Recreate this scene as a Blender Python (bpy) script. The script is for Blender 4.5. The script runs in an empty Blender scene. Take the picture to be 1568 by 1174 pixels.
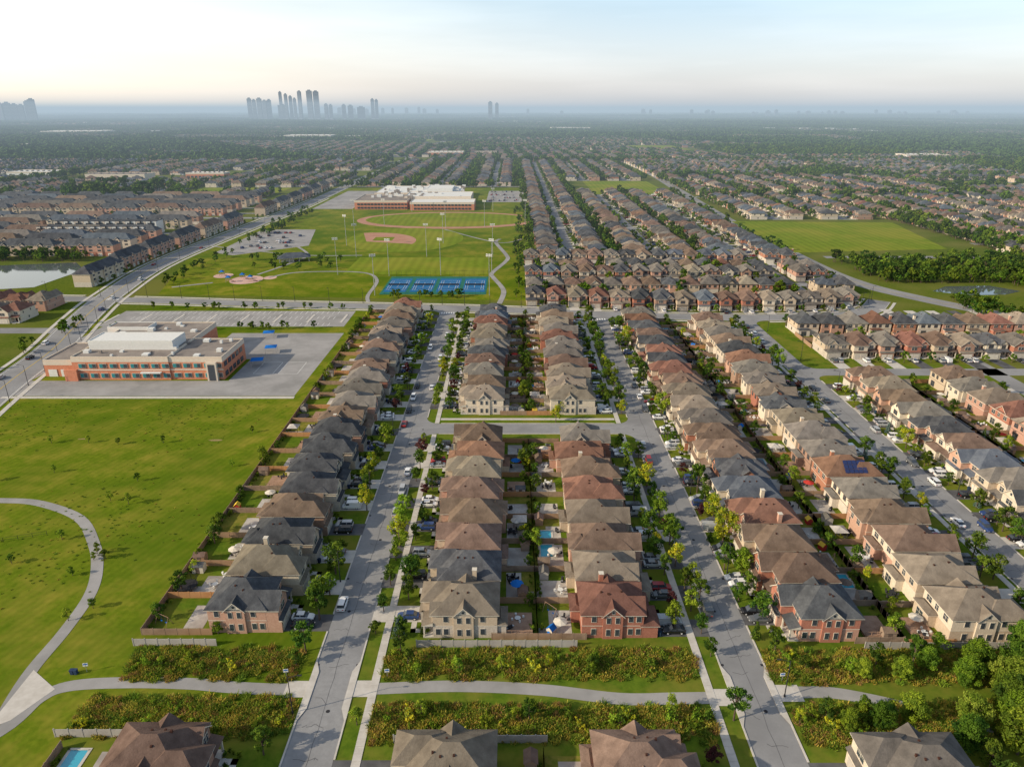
import bpy, math, random
import numpy as np
from mathutils import Vector
R=random.Random(11)
scene=bpy.context.scene
scene.view_settings.view_transform='Standard'
scene.view_settings.look='None'
scene.view_settings.exposure=0
PI=math.pi
# ------------------------------------------------------------------ materials
def mat(name,c1,c2=None,scale=1.0,rough=.9,detail=2,c3=None,scale3=.1,rnd=0.0,spec=0,bump=0.0,metal=0.0,world=False,transl=0.0,lo=.35,hi=.65,c4=None,scale4=.01,wave=None):
    m=bpy.data.materials.new(name); m.use_nodes=True
    nt=m.node_tree; N=nt.nodes; L=nt.links; b=N['Principled BSDF']
    if spec==0 and metal==0:
        N.remove(b); b=N.new('ShaderNodeBsdfDiffuse'); cs=b.inputs['Color']; L.new(b.outputs[0],N['Material Output'].inputs['Surface'])
    else:
        b.inputs['Roughness'].default_value=rough; b.inputs['Specular IOR Level'].default_value=spec
        b.inputs['Metallic'].default_value=metal; cs=b.inputs['Base Color']
    c1=tuple(c1)+(1,)
    if c2 is None:
        rgb=N.new('ShaderNodeRGB'); rgb.outputs[0].default_value=c1; col=rgb.outputs[0]
    else:
        if world: g=N.new('ShaderNodeNewGeometry'); co=g.outputs['Position']
        else: g=N.new('ShaderNodeTexCoord'); co=g.outputs['Object']
        def noise(sc,a,b_,dd):
            n=N.new('ShaderNodeTexNoise'); n.inputs['Scale'].default_value=sc; n.inputs['Detail'].default_value=dd
            n.inputs['Roughness'].default_value=.68
            L.new(co,n.inputs['Vector'])
            mr=N.new('ShaderNodeMapRange'); mr.inputs['From Min'].default_value=a; mr.inputs['From Max'].default_value=b_
            L.new(n.outputs['Fac'],mr.inputs['Value']); return n,mr.outputs[0]
        n,f=noise(scale,lo,hi,detail)
        mx=N.new('ShaderNodeMix'); mx.data_type='RGBA'
        mx.inputs['A'].default_value=c1; mx.inputs['B'].default_value=tuple(c2)+(1,)
        L.new(f,mx.inputs['Factor']); col=mx.outputs['Result']
        for cc,ss in((c3,scale3),(c4,scale4)):
            if cc is None: continue
            n3,f3=noise(ss,.42,.64,min(detail,4))
            m3=N.new('ShaderNodeMix'); m3.data_type='RGBA'
            L.new(f3,m3.inputs['Factor']); L.new(col,m3.inputs['A']); m3.inputs['B'].default_value=tuple(cc)+(1,)
            col=m3.outputs['Result']
        if wave:
            wv=N.new('ShaderNodeTexWave'); wv.inputs['Scale'].default_value=wave[0]; wv.inputs['Distortion'].default_value=.6; wv.inputs['Detail'].default_value=1; wv.inputs['Detail Scale'].default_value=.3
            mp=N.new('ShaderNodeMapping'); mp.inputs['Rotation'].default_value=(0,0,wave[2]); L.new(co,mp.inputs[0]); L.new(mp.outputs[0],wv.inputs['Vector'])
            mq=N.new('ShaderNodeMapRange'); mq.inputs['To Min'].default_value=1-wave[1]; mq.inputs['To Max'].default_value=1+wave[1]; L.new(wv.outputs['Fac'],mq.inputs['Value'])
            h=N.new('ShaderNodeHueSaturation'); L.new(col,h.inputs['Color']); L.new(mq.outputs[0],h.inputs['Value']); col=h.outputs[0]
        if bump>0:
            bp=N.new('ShaderNodeBump'); bp.inputs['Strength'].default_value=bump; bp.inputs['Distance'].default_value=.3
            L.new(n.outputs['Fac'],bp.inputs['Height']); L.new(bp.outputs[0],b.inputs['Normal'])
    if rnd>0:
        oi=N.new('ShaderNodeObjectInfo')
        mr=N.new('ShaderNodeMapRange'); mr.inputs['To Min'].default_value=1-rnd; mr.inputs['To Max'].default_value=1+rnd
        L.new(oi.outputs['Random'],mr.inputs['Value'])
        hs=N.new('ShaderNodeHueSaturation'); L.new(mr.outputs[0],hs.inputs['Value']); L.new(col,hs.inputs['Color'])
        m2=N.new('ShaderNodeMath'); m2.operation='MULTIPLY'; m2.inputs[1].default_value=7.31; L.new(oi.outputs['Random'],m2.inputs[0])
        m4=N.new('ShaderNodeMath'); m4.operation='FRACT'; L.new(m2.outputs[0],m4.inputs[0])
        m5=N.new('ShaderNodeMapRange'); m5.inputs['To Min'].default_value=.5-rnd*.06; m5.inputs['To Max'].default_value=.5+rnd*.06
        L.new(m4.outputs[0],m5.inputs['Value']); L.new(m5.outputs[0],hs.inputs['Hue'])
        col=hs.outputs[0]
    L.new(col,cs)
    if transl>0:
        t=N.new('ShaderNodeBsdfTranslucent'); L.new(col,t.inputs['Color'])
        ms=N.new('ShaderNodeMixShader'); ms.inputs[0].default_value=transl
        L.new(b.outputs[0],ms.inputs[1]); L.new(t.outputs[0],ms.inputs[2])
        L.new(ms.outputs[0],N['Material Output'].inputs['Surface'])
    return m
M={}
M['ground']=mat('ground_grass',(.07,.105,.014),(.11,.14,.02),.6,c3=(.14,.145,.035),scale3=.02,world=True)
M['lawn']=mat('lawn_grass',(.085,.130,.008),(.15,.190,.014),.7,c3=(.22,.205,.028),scale3=.09,c4=(.075,.125,.008),scale4=.022,world=True,detail=6,lo=.3,hi=.7,wave=(.16,.05,.35))
M['yard']=mat('yard_grass',(.06,.11,.010),(.11,.165,.016),.5,c3=(.16,.165,.026),scale3=.09,world=True,detail=4)
M['sport']=mat('sports_turf',(.13,.18,.014),(.165,.215,.02),.2,c3=(.21,.22,.028),scale3=.02,world=True,wave=(.05,.08,.0))
M['meadow']=mat('meadow_ground',(.11,.14,.018),(.24,.20,.045),.5,world=True,detail=4)
M['asphalt']=mat('asphalt',(.245,.245,.25),(.295,.295,.30),.8,c3=(.21,.21,.215),scale3=.05,world=True,detail=4)
M['lotasph']=mat('parking_asphalt',(.30,.29,.285),(.35,.34,.335),.15,c3=(.245,.24,.235),scale3=.06,world=True,detail=5)
M['driveasph']=mat('driveway_asphalt',(.08,.08,.085),(.13,.13,.135),.25,world=True)
M['concrete']=mat('concrete',(.46,.43,.39),(.54,.51,.47),.5,world=True)
M['kerb']=mat('kerb_concrete',(.46,.43,.39),(.54,.51,.47),.5,world=True)
M['paver']=mat('patio_pavers',(.40,.37,.34),(.52,.49,.45),1.2,c3=(.28,.25,.23),scale3=.12,world=True)
M['white']=mat('white_paint',(.75,.75,.73))
M['yellowp']=mat('yellow_paint',(.6,.42,.06))
M['clay']=mat('infield_clay',(.38,.20,.14),(.44,.25,.18),.1,world=True)
M['soil']=mat('bare_earth',(.24,.19,.08),(.30,.22,.11),.5,world=True)
M['courtblue']=mat('court_blue',(.025,.12,.28),(.035,.15,.32),.2,world=True)
M['courtgreen']=mat('court_green',(.03,.13,.10),(.04,.16,.12),.2,world=True)
M['pink']=mat('splash_pad_pink',(.50,.34,.29),(.6,.40,.34),.15,world=True)
M['water']=mat('pond_water',(.10,.12,.12),rough=.05,spec=1.0)
M['glass']=mat('window_glass',(.045,.055,.07),rough=.08,spec=.8)
M['trim']=mat('trim_cream',(.56,.51,.43),(.62,.57,.49),2)
M['trimbrown']=mat('trim_brown',(.14,.11,.09),(.17,.13,.11),2)
M['garage']=mat('garage_door',(.50,.46,.40),(.56,.52,.46),1,rnd=.3)
M['door']=mat('front_door',(.06,.03,.025),(.08,.04,.03),1)
M['woodfence']=mat('fence_wood',(.20,.15,.115),(.31,.235,.18),.4,world=True,c3=(.38,.23,.135),scale3=.03)
M['greyfence']=mat('fence_grey',(.34,.32,.30),(.40,.38,.35),.5,world=True)
M['orangefence']=mat('fence_cedar',(.40,.21,.10),(.46,.25,.12),.5,world=True)
M['deck']=mat('deck_wood',(.27,.17,.12),(.35,.23,.165),.8,world=True)
M['bark']=mat('bark',(.09,.065,.05),(.13,.10,.08),3)
M['metal']=mat('galvanised_metal',(.45,.46,.47),rough=.4,metal=.6,spec=.3)
M['dark']=mat('dark_metal',(.04,.04,.045))
M['rubber']=mat('tyre_rubber',(.02,.02,.02))
M['blue']=mat('blue_fabric',(.02,.14,.45))
M['pool']=mat('pool_water',(.04,.36,.50),rough=.1,spec=.6)
M['red']=mat('red_paint',(.45,.05,.04))
M['lamp']=mat('tail_lamp',(.4,.02,.02))
M['solar']=mat('solar_cell',(.02,.03,.10),rough=.15,spec=.7)
M['bin']=mat('bin_plastic',(.03,.05,.09),rnd=.4)
M['offwhite']=mat('white_cladding',(.62,.62,.60),(.68,.68,.66),1)
roofs={'red':((.175,.095,.068),(.24,.135,.10),(.14,.078,.058)),'brown':((.155,.108,.083),(.215,.155,.122),(.12,.085,.067)),'taupe':((.20,.168,.132),(.265,.228,.182),(.16,.135,.108)),
 'char':((.068,.072,.08),(.115,.12,.128),(.052,.055,.062)),'slate':((.085,.10,.122),(.135,.152,.175),(.07,.083,.105)),'grey':((.145,.132,.118),(.205,.187,.167),(.112,.103,.094))}
for k,(a,b,c) in roofs.items(): M['roof_'+k]=mat('shingle_'+k,a,b,2.2,rnd=.22,bump=.35,detail=5,lo=.3,hi=.7,c3=c,scale3=.28)
walls={'red':((.35,.155,.105),(.42,.195,.135)),'rose':((.44,.26,.195),(.51,.32,.245)),'tan':((.47,.38,.285),(.55,.45,.345)),
 'cream':((.57,.49,.39),(.65,.57,.46)),'stone':((.46,.41,.35),(.60,.53,.46)),'brown':((.29,.18,.135),(.35,.23,.175))}
for k,(a,b) in walls.items(): M['wall_'+k]=mat('wall_'+k,a,b,2.2,rnd=.1,detail=3)
def leafmat(n,a,b): return mat(n,a,b,.8,rnd=.3,transl=.3,detail=1)
M['leafG']=leafmat('leaves_green',(.08,.14,.014),(.145,.215,.028))
M['leafD']=leafmat('leaves_dark',(.035,.075,.013),(.07,.125,.022))
M['leafY']=leafmat('leaves_yellow_green',(.38,.40,.02),(.48,.48,.04))
M['leafL']=leafmat('leaves_lime',(.18,.265,.02),(.26,.34,.035))
M['leafP']=leafmat('leaves_purple',(.08,.03,.035),(.12,.045,.045))
M['leafB']=leafmat('leaves_blue_spruce',(.08,.13,.11),(.13,.19,.165))
M['leafO']=leafmat('leaves_golden',(.40,.32,.05),(.50,.40,.08))
M['leafR']=leafmat('leaves_rust',(.28,.17,.06),(.36,.22,.09))
M['leafM']=leafmat('leaves_meadow',(.15,.22,.028),(.23,.30,.045))
M['leafF']=mat('far_leaves',(.032,.068,.016),(.065,.11,.026),.03,world=True,detail=1)
# ------------------------------------------------------------------ mesh builder
class MB:
    def __init__(s): s.v=[];s.f=[];s.m=[]
    def face(s,pts,m=0):
        n=len(s.v); s.v.extend(pts); s.f.append(tuple(range(n,n+len(pts)))); s.m.append(m)
    def box(s,x0,x1,y0,y1,z0,z1,m=0):
        n=len(s.v)
        s.v.extend([(x0,y0,z0),(x1,y0,z0),(x1,y1,z0),(x0,y1,z0),(x0,y0,z1),(x1,y0,z1),(x1,y1,z1),(x0,y1,z1)])
        for q in ((0,1,5,4),(1,2,6,5),(2,3,7,6),(3,0,4,7),(4,5,6,7),(3,2,1,0)):
            s.f.append(tuple(n+i for i in q)); s.m.append(m)
    def flat(s,x0,x1,y0,y1,z,m=0): s.face([(x0,y0,z),(x1,y0,z),(x1,y1,z),(x0,y1,z)],m)
    def tube(s,p0,p1,r0,r1,m=0,k=6,cap=True):
        a=Vector(p0);b=Vector(p1);d=(b-a).normalized()
        u=d.orthogonal().normalized();w=d.cross(u);n=len(s.v)
        for c,r in ((a,r0),(b,r1)):
            for i in range(k):
                t=2*PI*i/k; s.v.append(tuple(c+(u*math.cos(t)+w*math.sin(t))*r))
        for i in range(k):
            j=(i+1)%k; s.f.append((n+i,n+j,n+k+j,n+k+i)); s.m.append(m)
        if cap:
            s.f.append(tuple(n+k+i for i in range(k))); s.m.append(m)
            s.f.append(tuple(n+k-1-i for i in range(k))); s.m.append(m)
    def mesh(s,name,mats):
        me=bpy.data.meshes.new(name); me.from_pydata(s.v,[],s.f)
        for mm in mats: me.materials.append(mm)
        me.polygons.foreach_set('material_index',s.m); me.update(); return me
def put(name,me,loc=(0,0,0),rot=0,sc=1,coll=None,parent=None):
    o=bpy.data.objects.new(name,me); o.location=loc; o.rotation_euler=(0,0,rot)
    o.scale=(sc,sc,sc) if not isinstance(sc,tuple) else sc
    (coll or scene.collection).objects.link(o)
    if parent: o.parent=parent
    return o
def mk(name,mb,mats): return put(name,mb.mesh(name,mats))
# ------------------------------------------------------------------ instancer (real geometry instanced on points)
def instancer(name,pts,coll):
    if not pts: return
    me=bpy.data.meshes.new(name)
    a=np.array(pts,dtype=np.float64)
    me.from_pydata(a[:,:3].tolist(),[],[])
    for an,ty in (('rotz','FLOAT_VECTOR'),('scl','FLOAT_VECTOR'),('idx','INT')): me.attributes.new(an,ty,'POINT')
    n=len(pts)
    rv=np.zeros((n,3)); rv[:,2]=a[:,3]
    sv=np.repeat(a[:,4:5],3,axis=1)
    me.attributes['rotz'].data.foreach_set('vector',rv.ravel())
    me.attributes['scl'].data.foreach_set('vector',sv.ravel())
    me.attributes['idx'].data.foreach_set('value',a[:,5].astype(int))
    o=put(name,me)
    ng=bpy.data.node_groups.new(name+'_nodes','GeometryNodeTree')
    ng.interface.new_socket('Geometry',in_out='INPUT',socket_type='NodeSocketGeometry')
    ng.interface.new_socket('Geometry',in_out='OUTPUT',socket_type='NodeSocketGeometry')
    N=ng.nodes;L=ng.links
    gi=N.new('NodeGroupInput');go=N.new('NodeGroupOutput')
    ip=N.new('GeometryNodeInstanceOnPoints'); ci=N.new('GeometryNodeCollectionInfo')
    ci.inputs['Collection'].default_value=coll; ci.inputs['Separate Children'].default_value=True; ci.inputs['Reset Children'].default_value=True
    def na(nm,ty):
        q=N.new('GeometryNodeInputNamedAttribute'); q.data_type=ty; q.inputs['Name'].default_value=nm; return q.outputs['Attribute']
    e=N.new('FunctionNodeEulerToRotation')
    L.new(gi.outputs[0],ip.inputs['Points']); L.new(ci.outputs[0],ip.inputs['Instance'])
    ip.inputs['Pick Instance'].default_value=True
    L.new(na('idx','INT'),ip.inputs['Instance Index']); L.new(na('rotz','FLOAT_VECTOR'),e.inputs[0]); L.new(e.outputs[0],ip.inputs['Rotation'])
    L.new(na('scl','FLOAT_VECTOR'),ip.inputs['Scale']); L.new(ip.outputs[0],go.inputs[0])
    md=o.modifiers.new('scatter','NODES'); md.node_group=ng
    return o
def coll_of(name,items):
    c=bpy.data.collections.new(name)
    for nm,me in items: put(nm,me,coll=c)
    return c
# ------------------------------------------------------------------ vegetation meshes
def leafquads(rng,cent,rad,n,size,flat=.85):
    V=[]
    for c,r in zip(cent,rad):
        d=rng.normal(size=(n,3)); d/=np.linalg.norm(d,axis=1,keepdims=True)
        rr=r*rng.uniform(.25,1.0,(n,1))**.5*rng.uniform(.8,1.15,(n,1))
        p=np.array(c)+d*rr*np.array([1,1,flat])
        nn=d+rng.normal(size=(n,3))*.55+np.array([0,0,.35])
        u=np.cross(nn,rng.normal(size=(n,3))); u/=np.linalg.norm(u,axis=1,keepdims=True)+1e-9
        w=np.cross(nn,u); w/=np.linalg.norm(w,axis=1,keepdims=True)+1e-9
        s=size*rng.uniform(.6,1.3,(n,1)); 
        V.append(np.stack([p-u*s,p-w*s*.7,p+u*s,p+w*s*.7],axis=1))
    return V
def tree(name,seed,h,cr,ncl,nl,size,mA,mB,trunkfrac=.28):
    rng=np.random.default_rng(seed); mb=MB()
    base=h*trunkfrac
    mb.tube((0,0,-.1),(0,0,base),h*.026,h*.02,0,7)
    mb.tube((0,0,base),(rng.normal()*.1,rng.normal()*.1,h*.75),h*.02,h*.006,0,6)
    cent=[];rad=[]
    for i in range(ncl):
        t=rng.uniform(0,1); ang=rng.uniform(0,2*PI)
        z=base*.9+(h-base*.9)*(.12+.8*t)
        prof=math.sin(PI*(.14+.80*t))**.75
        rr=cr*prof*rng.uniform(.25,.95)
        c=(rr*math.cos(ang),rr*math.sin(ang),z)
        cent.append(c); rad.append(cr*rng.uniform(.2,.40))
        if i%3==0: mb.tube((0,0,base+(z-base)*.35),c,h*.010,h*.003,0,4,False)
    V=leafquads(rng,cent,rad,nl,size)
    for i,A in enumerate(V):
        mi=1 if rng.uniform()<.6 else 2
        for q in A: mb.face([tuple(x) for x in q],mi)
    return mb.mesh(name,[M['bark'],M[mA],M[mB]])
def conifer(name,seed,h,cr,mA,mB):
    rng=np.random.default_rng(seed); mb=MB(); mb.tube((0,0,-.1),(0,0,h*.95),h*.02,h*.004,0,6)
    cent=[];rad=[]
    for L_ in range(9):
        z=h*(.1+.095*L_); r=cr*(1-L_/9.6); k=max(3,int(8*(1-L_/10)))
        for i in range(k):
            a=2*PI*i/k+rng.uniform(0,1); cent.append((r*.65*math.cos(a),r*.65*math.sin(a),z)); rad.append(max(.25,r*.42))
    V=leafquads(rng,cent,rad,16,.22,.45)
    for A in V:
        mi=1 if rng.uniform()<.6 else 2
        for q in A: mb.face([tuple(x) for x in q],mi)
    return mb.mesh(name,[M['bark'],M[mA],M[mB]])
T_near={'green':[tree('maple_tree_%d'%i,20+i,6.8,2.4,26,60,.20,'leafG','leafD') for i in range(3)],
 'dark':[tree('linden_tree_%d'%i,30+i,7.2,2.3,26,60,.20,'leafD','leafG') for i in range(2)],
 'yellow':[tree('locust_tree_%d'%i,40+i,6.6,2.5,24,60,.19,'leafY','leafL') for i in range(2)],
 'lime':[tree('ash_tree_%d'%i,50+i,6.8,2.3,24,60,.19,'leafL','leafG') for i in range(2)],
 'purple':[tree('purple_plum_tree',60,5.2,2.0,22,60,.19,'leafP','leafP')],
 'spruce':[conifer('spruce_tree_a',61,5.5,1.7,'leafB','leafB'),conifer('spruce_tree_b',62,6,1.6,'leafD','leafG')]}
T_name={'green':'maple_tree','dark':'linden_tree','yellow':'honey_locust_tree','lime':'ash_tree','purple':'purple_plum_tree','spruce':'spruce_tree'}
T_big=[tree('big_tree_%d'%i,70+i,12,4.8,70,120,.28,a,b,trunkfrac=.12) for i,(a,b) in enumerate([('leafG','leafM'),('leafG','leafL'),('leafG','leafD')])]
T_mid=[tree('mid_tree_%d'%i,80+i,7.5,3.0,14,20,.56,a,b) for i,(a,b) in enumerate([('leafG','leafD'),('leafD','leafD'),('leafD','leafG'),('leafG','leafL'),('leafG','leafG')])]
def shrub(name,seed,r,h,mA,mB,n=9,nl=26,size=.13):
    rng=np.random.default_rng(seed); mb=MB(); cent=[];rad=[]
    for i in range(n):
        a=rng.uniform(0,2*PI); q=r*rng.uniform(0,.85)
        cent.append((q*math.cos(a),q*math.sin(a),h*rng.uniform(.2,1.0))); rad.append(r*rng.uniform(.2,.5))
        mb.tube((0,0,0),cent[-1],.03,.01,0,3,False)
    for A in leafquads(rng,cent,rad,nl,size,1.1):
        mi=1 if rng.uniform()<.6 else 2
        for q in A: mb.face([tuple(x) for x in q],mi)
    return mb.mesh(name,[M['bark'],M[mA],M[mB]])
def tuft(name,seed,mA,mB):
    rng=np.random.default_rng(seed); mb=MB()
    for i in range(90):
        a=rng.uniform(0,2*PI);q=.7*math.sqrt(rng.uniform()); x,y=q*math.cos(a),q*math.sin(a); h=rng.uniform(.2,.65); t=rng.uniform(0,2*PI); w=.06
        lx,ly=rng.normal()*.25,rng.normal()*.25
        mb.face([(x-w*math.cos(t),y-w*math.sin(t),0),(x+w*math.cos(t),y+w*math.sin(t),0),(x+lx+w*math.cos(t)*.6,y+ly+w*math.sin(t)*.6,h),(x+lx-w*math.cos(t)*.6,y+ly-w*math.sin(t)*.6,h)],1 if rng.uniform()<.6 else 2)
    return mb.mesh(name,[M['bark'],M[mA],M[mB]])
shr=[('a','leafG','leafD'),('b','leafL','leafG'),('c','leafG','leafL'),('d','leafM','leafO'),('e','leafO','leafM'),('f','leafO','leafR'),('g','leafD','leafG'),('h','leafY','leafM')]
C_shrub=coll_of('shrubs',[('shrub_'+a,shrub('shrub_'+a,100+i,1.0,1.3,b,c)) for i,(a,b,c) in enumerate(shr)])
C_tuft=coll_of('grass_tufts',[('tuft_%d'%i,tuft('tuft_%d'%i,200+i,a,b)) for i,(a,b) in enumerate([('leafM','leafG'),('leafO','leafM'),('leafR','leafO'),('leafM','leafL')])])
C_mid=coll_of('mid_trees',[('tree_%d'%i,m) for i,m in enumerate(T_mid)])
def addtree(kind,x,y,s=1.0,z=0):
    me=R.choice(T_near[kind]); q=s*R.uniform(.85,1.15); put(T_name[kind],me,(x,y,z),R.uniform(0,6.28),(q*R.uniform(.85,1.15),q*R.uniform(.85,1.15),q*R.uniform(.85,1.15)))
# ------------------------------------------------------------------ houses
def hip(mb,x0,x1,y0,y1,z,p,o=.45):
    x0-=o;x1+=o;y0-=o;y1+=o
    mb.box(x0,x1,y0,y1,z,z+.16,3)
    e=.04; x0-=e;x1+=e;y0-=e;y1+=e; zz=z+.165
    lx=x1-x0;ly=y1-y0
    if lx>=ly:
        h=ly/2;yc=(y0+y1)/2;a=(x0+h,yc,zz+p*h);b=(x1-h,yc,zz+p*h)
        mb.face([(x0,y0,zz),(x1,y0,zz),b,a],0);mb.face([(x1,y1,zz),(x0,y1,zz),a,b],0)
        mb.face([(x1,y0,zz),(x1,y1,zz),b],0);mb.face([(x0,y1,zz),(x0,y0,zz),a],0)
    else:
        h=lx/2;xc=(x0+x1)/2;a=(xc,y0+h,zz+p*h);b=(xc,y1-h,zz+p*h)
        mb.face([(x1,y0,zz),(x1,y1,zz),b,a],0);mb.face([(x0,y1,zz),(x0,y0,zz),a,b],0)
        mb.face([(x0,y0,zz),(x1,y0,zz),a],0);mb.face([(x1,y1,zz),(x0,y1,zz),b],0)
def gable(mb,a0,a1,b0,b1,z,p,axis='x',o=.35,wm=1):
    f=(lambda a,b,z:(a,b,z)) if axis=='x' else (lambda a,b,z:(b,a,z))
    sg=1 if a1>a0 else -1; A=a1+sg*o; bm=(b0+b1)/2; hw=(b1-b0)/2; zr=z+.15+p*hw; ze=z+.15-p*o
    mb.face([f(a0,b0-o,ze),f(A,b0-o,ze),f(A,bm,zr),f(a0,bm,zr)],0)
    mb.face([f(A,b1+o,ze),f(a0,b1+o,ze),f(a0,bm,zr),f(A,bm,zr)],0)
    for bb in (b0-o,b1+o):
        mb.face([f(A,bb,ze),f(A,bm,zr),f(A,bm,zr-.22),f(A,bb,ze-.18)],3)
        mb.face([f(a0,bb,ze),f(A,bb,ze),f(A,bb,ze-.16),f(a0,bb,ze-.16)],3)
    mb.face([f(a1,b0,z-.02),f(a1,b1,z-.02),f(a1,b1,z+.12),f(a1,bm,zr-.04),f(a1,b0,z+.12)],wm)
def win(mb,axis,pos,sg,c,z0,w,h,mull=True):
    def bx(d,a,b,za,zb,m):
        lo,hi=sorted((pos-sg*.02,pos+sg*d))
        if axis=='x': mb.box(lo,hi,a,b,za,zb,m)
        else: mb.box(a,b,lo,hi,za,zb,m)
    bx(.07,c-w/2-.08,c+w/2+.08,z0-.1,z0+h+.1,3)
    bx(.09,c-w/2,c+w/2,z0,z0+h,4)
    if mull:
        bx(.11,c-.035,c+.035,z0,z0+h,3)
        if h>1.1: bx(.115,c-w/2,c+w/2,z0+h*.62,z0+h*.62+.05,3)
def house_mb(shape):
    rr=random.Random(shape*13+5); mb=MB()
    W=10.3/2; H=5.7; p=[.62,.7,.56,.66,.62,.68,.6,.64,.5,.72][shape%10]
    bx0=-7.2+rr.uniform(-.8,.5); bx1=5.0
    mb.box(bx0,bx1,-W,W,-.1,3.0,2); mb.box(bx0,bx1,-W,W,3.0,H+.05,1)
    mb.box(bx0-.04,bx1+.04,-W-.04,W+.04,2.97,3.09,3)
    hip(mb,bx0,bx1,-W,W,H,p)
    if shape==9: gable(mb,bx0+5,bx0-.02,-3.6,2.2,H,.8)
    if shape==8:
        for sg in(-1,1): gable(mb,sg*.5,sg*(W+.02),-4.6,.4,H,.8,'y')
    two = shape in (0,1,3,4,5,7,9)
    g0,g1=-W+.02,.75
    fx=8.0
    if two:
        mb.box(bx1,fx,g0,g1,-.1,2.9,2); mb.box(bx1,fx-.5,g0,g1,2.9,H+.03,1)
        mb.box(fx-.5,fx+.25,g0-.15,g1+.15,2.75,2.9,3); mb.face([(fx-.5,g0-.2,3.4),(fx-.5,g1+.2,3.4),(fx+.35,g1+.2,2.92),(fx+.35,g0-.2,2.92)],0)
        fw=fx-.5
        if shape in (0,3,5): gable(mb,0,fw,g0,g1,H,.85,wm=1)
        else: hip(mb,-1,fw,g0,g1,H-.03,p+.12)
        win(mb,'x',fw,1,(g0+g1)/2,3.9,2.2,1.4)
        if shape in(0,3,5): win(mb,'x',fw,1,(g0+g1)/2,6.6,.7,.7,False)
    else:
        mb.box(bx1,fx,g0,g1,-.1,2.95,2); hip(mb,bx1-.3,fx,g0,g1,2.95,.55,.35)
        gable(mb,1,bx1+.25,g0+.8,g1-.6,H,.95,wm=1); mb.box(bx1,bx1+.25,g0+.8,g1-.6,3,H,1)
        win(mb,'x',bx1+.25,1,(g0+g1)/2,4.1,1.9,1.4)
    gc=(g0+g1)/2
    if shape%2==0:
        mb.box(fx-.01,fx+.05,gc-2.35,gc+2.35,0,2.25,3); mb.box(fx,fx+.08,gc-2.2,gc+2.2,0,2.1,5)
        for k in range(1,4): mb.box(fx+.06,fx+.095,gc-2.2,gc+2.2,.52*k,.52*k+.035,3)
    else:
        for s in(-1.25,1.25):
            mb.box(fx-.01,fx+.05,gc+s-1.15,gc+s+1.15,0,2.25,3); mb.box(fx,fx+.08,gc+s-1.05,gc+s+1.05,0,2.1,5)
            for k in range(1,4): mb.box(fx+.06,fx+.095,gc+s-1.05,gc+s+1.05,.52*k,.52*k+.035,3)
    mb.box(bx1,bx1+2.1,g1+.02,W,0,.35,7); mb.box(bx1+2.1,bx1+2.9,2,3.6,0,.18,7)
    for yy in(g1+.35,W-.2): mb.box(bx1+1.7,bx1+2.0,yy-.15,yy+.15,.35,2.9,3)
    mb.box(bx1,bx1+2.2,g1+.02,W+.1,2.88,3.03,3); mb.face([(bx1,g1,3.75),(bx1,W+.2,3.75),(bx1+2.35,W+.2,3.05),(bx1+2.35,g1,3.05)],0)
    mb.face([(bx1,W+.2,3.75),(bx1,W+.2,3.05),(bx1+2.35,W+.2,3.05)],3)
    mb.box(bx1,bx1+.07,2.3,3.3,.36,2.5,6); win(mb,'x',bx1,1,4.2,.9,.8,1.4,False)
    if shape in(1,2,4,6,7,9):
        gable(mb,2,bx1+.35,1.4,W-.2,H,.9,wm=1); mb.box(bx1,bx1+.35,1.4,W-.2,3.8,H,1); win(mb,'x',bx1+.35,1,(1.4+W-.2)/2,4.0,1.6,1.4)
    else: win(mb,'x',bx1,1,3,4.0,1.8,1.3)
    if shape in(0,2,4,6):
        mb.box(bx0-1.8,bx0,-.5,W-.3,-.1,3.0,2); hip(mb,bx0-1.8,bx0+.4,-.5,W-.3,3.0,.45,.3)
    elif shape in(3,7,8):
        mb.box(bx0-1.2,bx0,-W+.4,1.0,-.1,H+.02,1); hip(mb,bx0-1.2,bx0+4,-W+.4,1.0,H-.06,.6)
    for c,w in((-3,1.5),(0.2,1.1),(3,1.7)): win(mb,'x',bx0-(1.2 if shape in(3,7,8) and c<1 else 0),-1,c,3.9,w,1.3)
    win(mb,'x',bx0-(1.8 if shape in(0,2,4,6) else 0),-1,2.4,.3,2.2,2.0)
    corner= shape in(4,5,6)
    for sg in(-1,1):
        pos=sg*W
        if corner:
            cx=-1.2
            q=(cx-2.0,cx+2.0)
            lo,hi=sorted((pos,pos+sg*.35)); mb.box(q[0],q[1],lo,hi,-.1,H+.02,1)
            gable(mb,sg*1.0,pos+sg*.35,q[0],q[1],H,.95,'y',wm=3 if shape!=6 else 1)
            for c in(cx-.9,cx+.9):
                win(mb,'y',pos+sg*.35,sg,c,3.9,.8,1.4,False); win(mb,'y',pos+sg*.35,sg,c,.9,.8,1.5,False)
            win(mb,'y',pos+sg*.35,sg,cx,6.2,.5,.6,False)
            for c in(-5.0,2.4,4.0):
                if shape==6 or c!=4.0: win(mb,'y',pos,sg,c,4.0,.9,1.3,False)
                win(mb,'y',pos,sg,c,.9,.9,1.4,False)
        else:
            for c in((-4.5,1.2) if sg<0 else (-3.2,2.6)): win(mb,'y',pos,sg,c,4.1,.8,1.1,False)
            win(mb,'y',pos,sg,-1,1.0,.8,1.1,False)
    for _ in range(4):
        vx=rr.uniform(-3.5,1.5);vy=rr.choice([-1,1])*rr.uniform(1.2,2.6); vz=H+.2+p*(W+.45-abs(vy)); mb.box(vx-.16,vx+.16,vy-.16,vy+.16,vz-.3,vz+.2,6)
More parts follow.
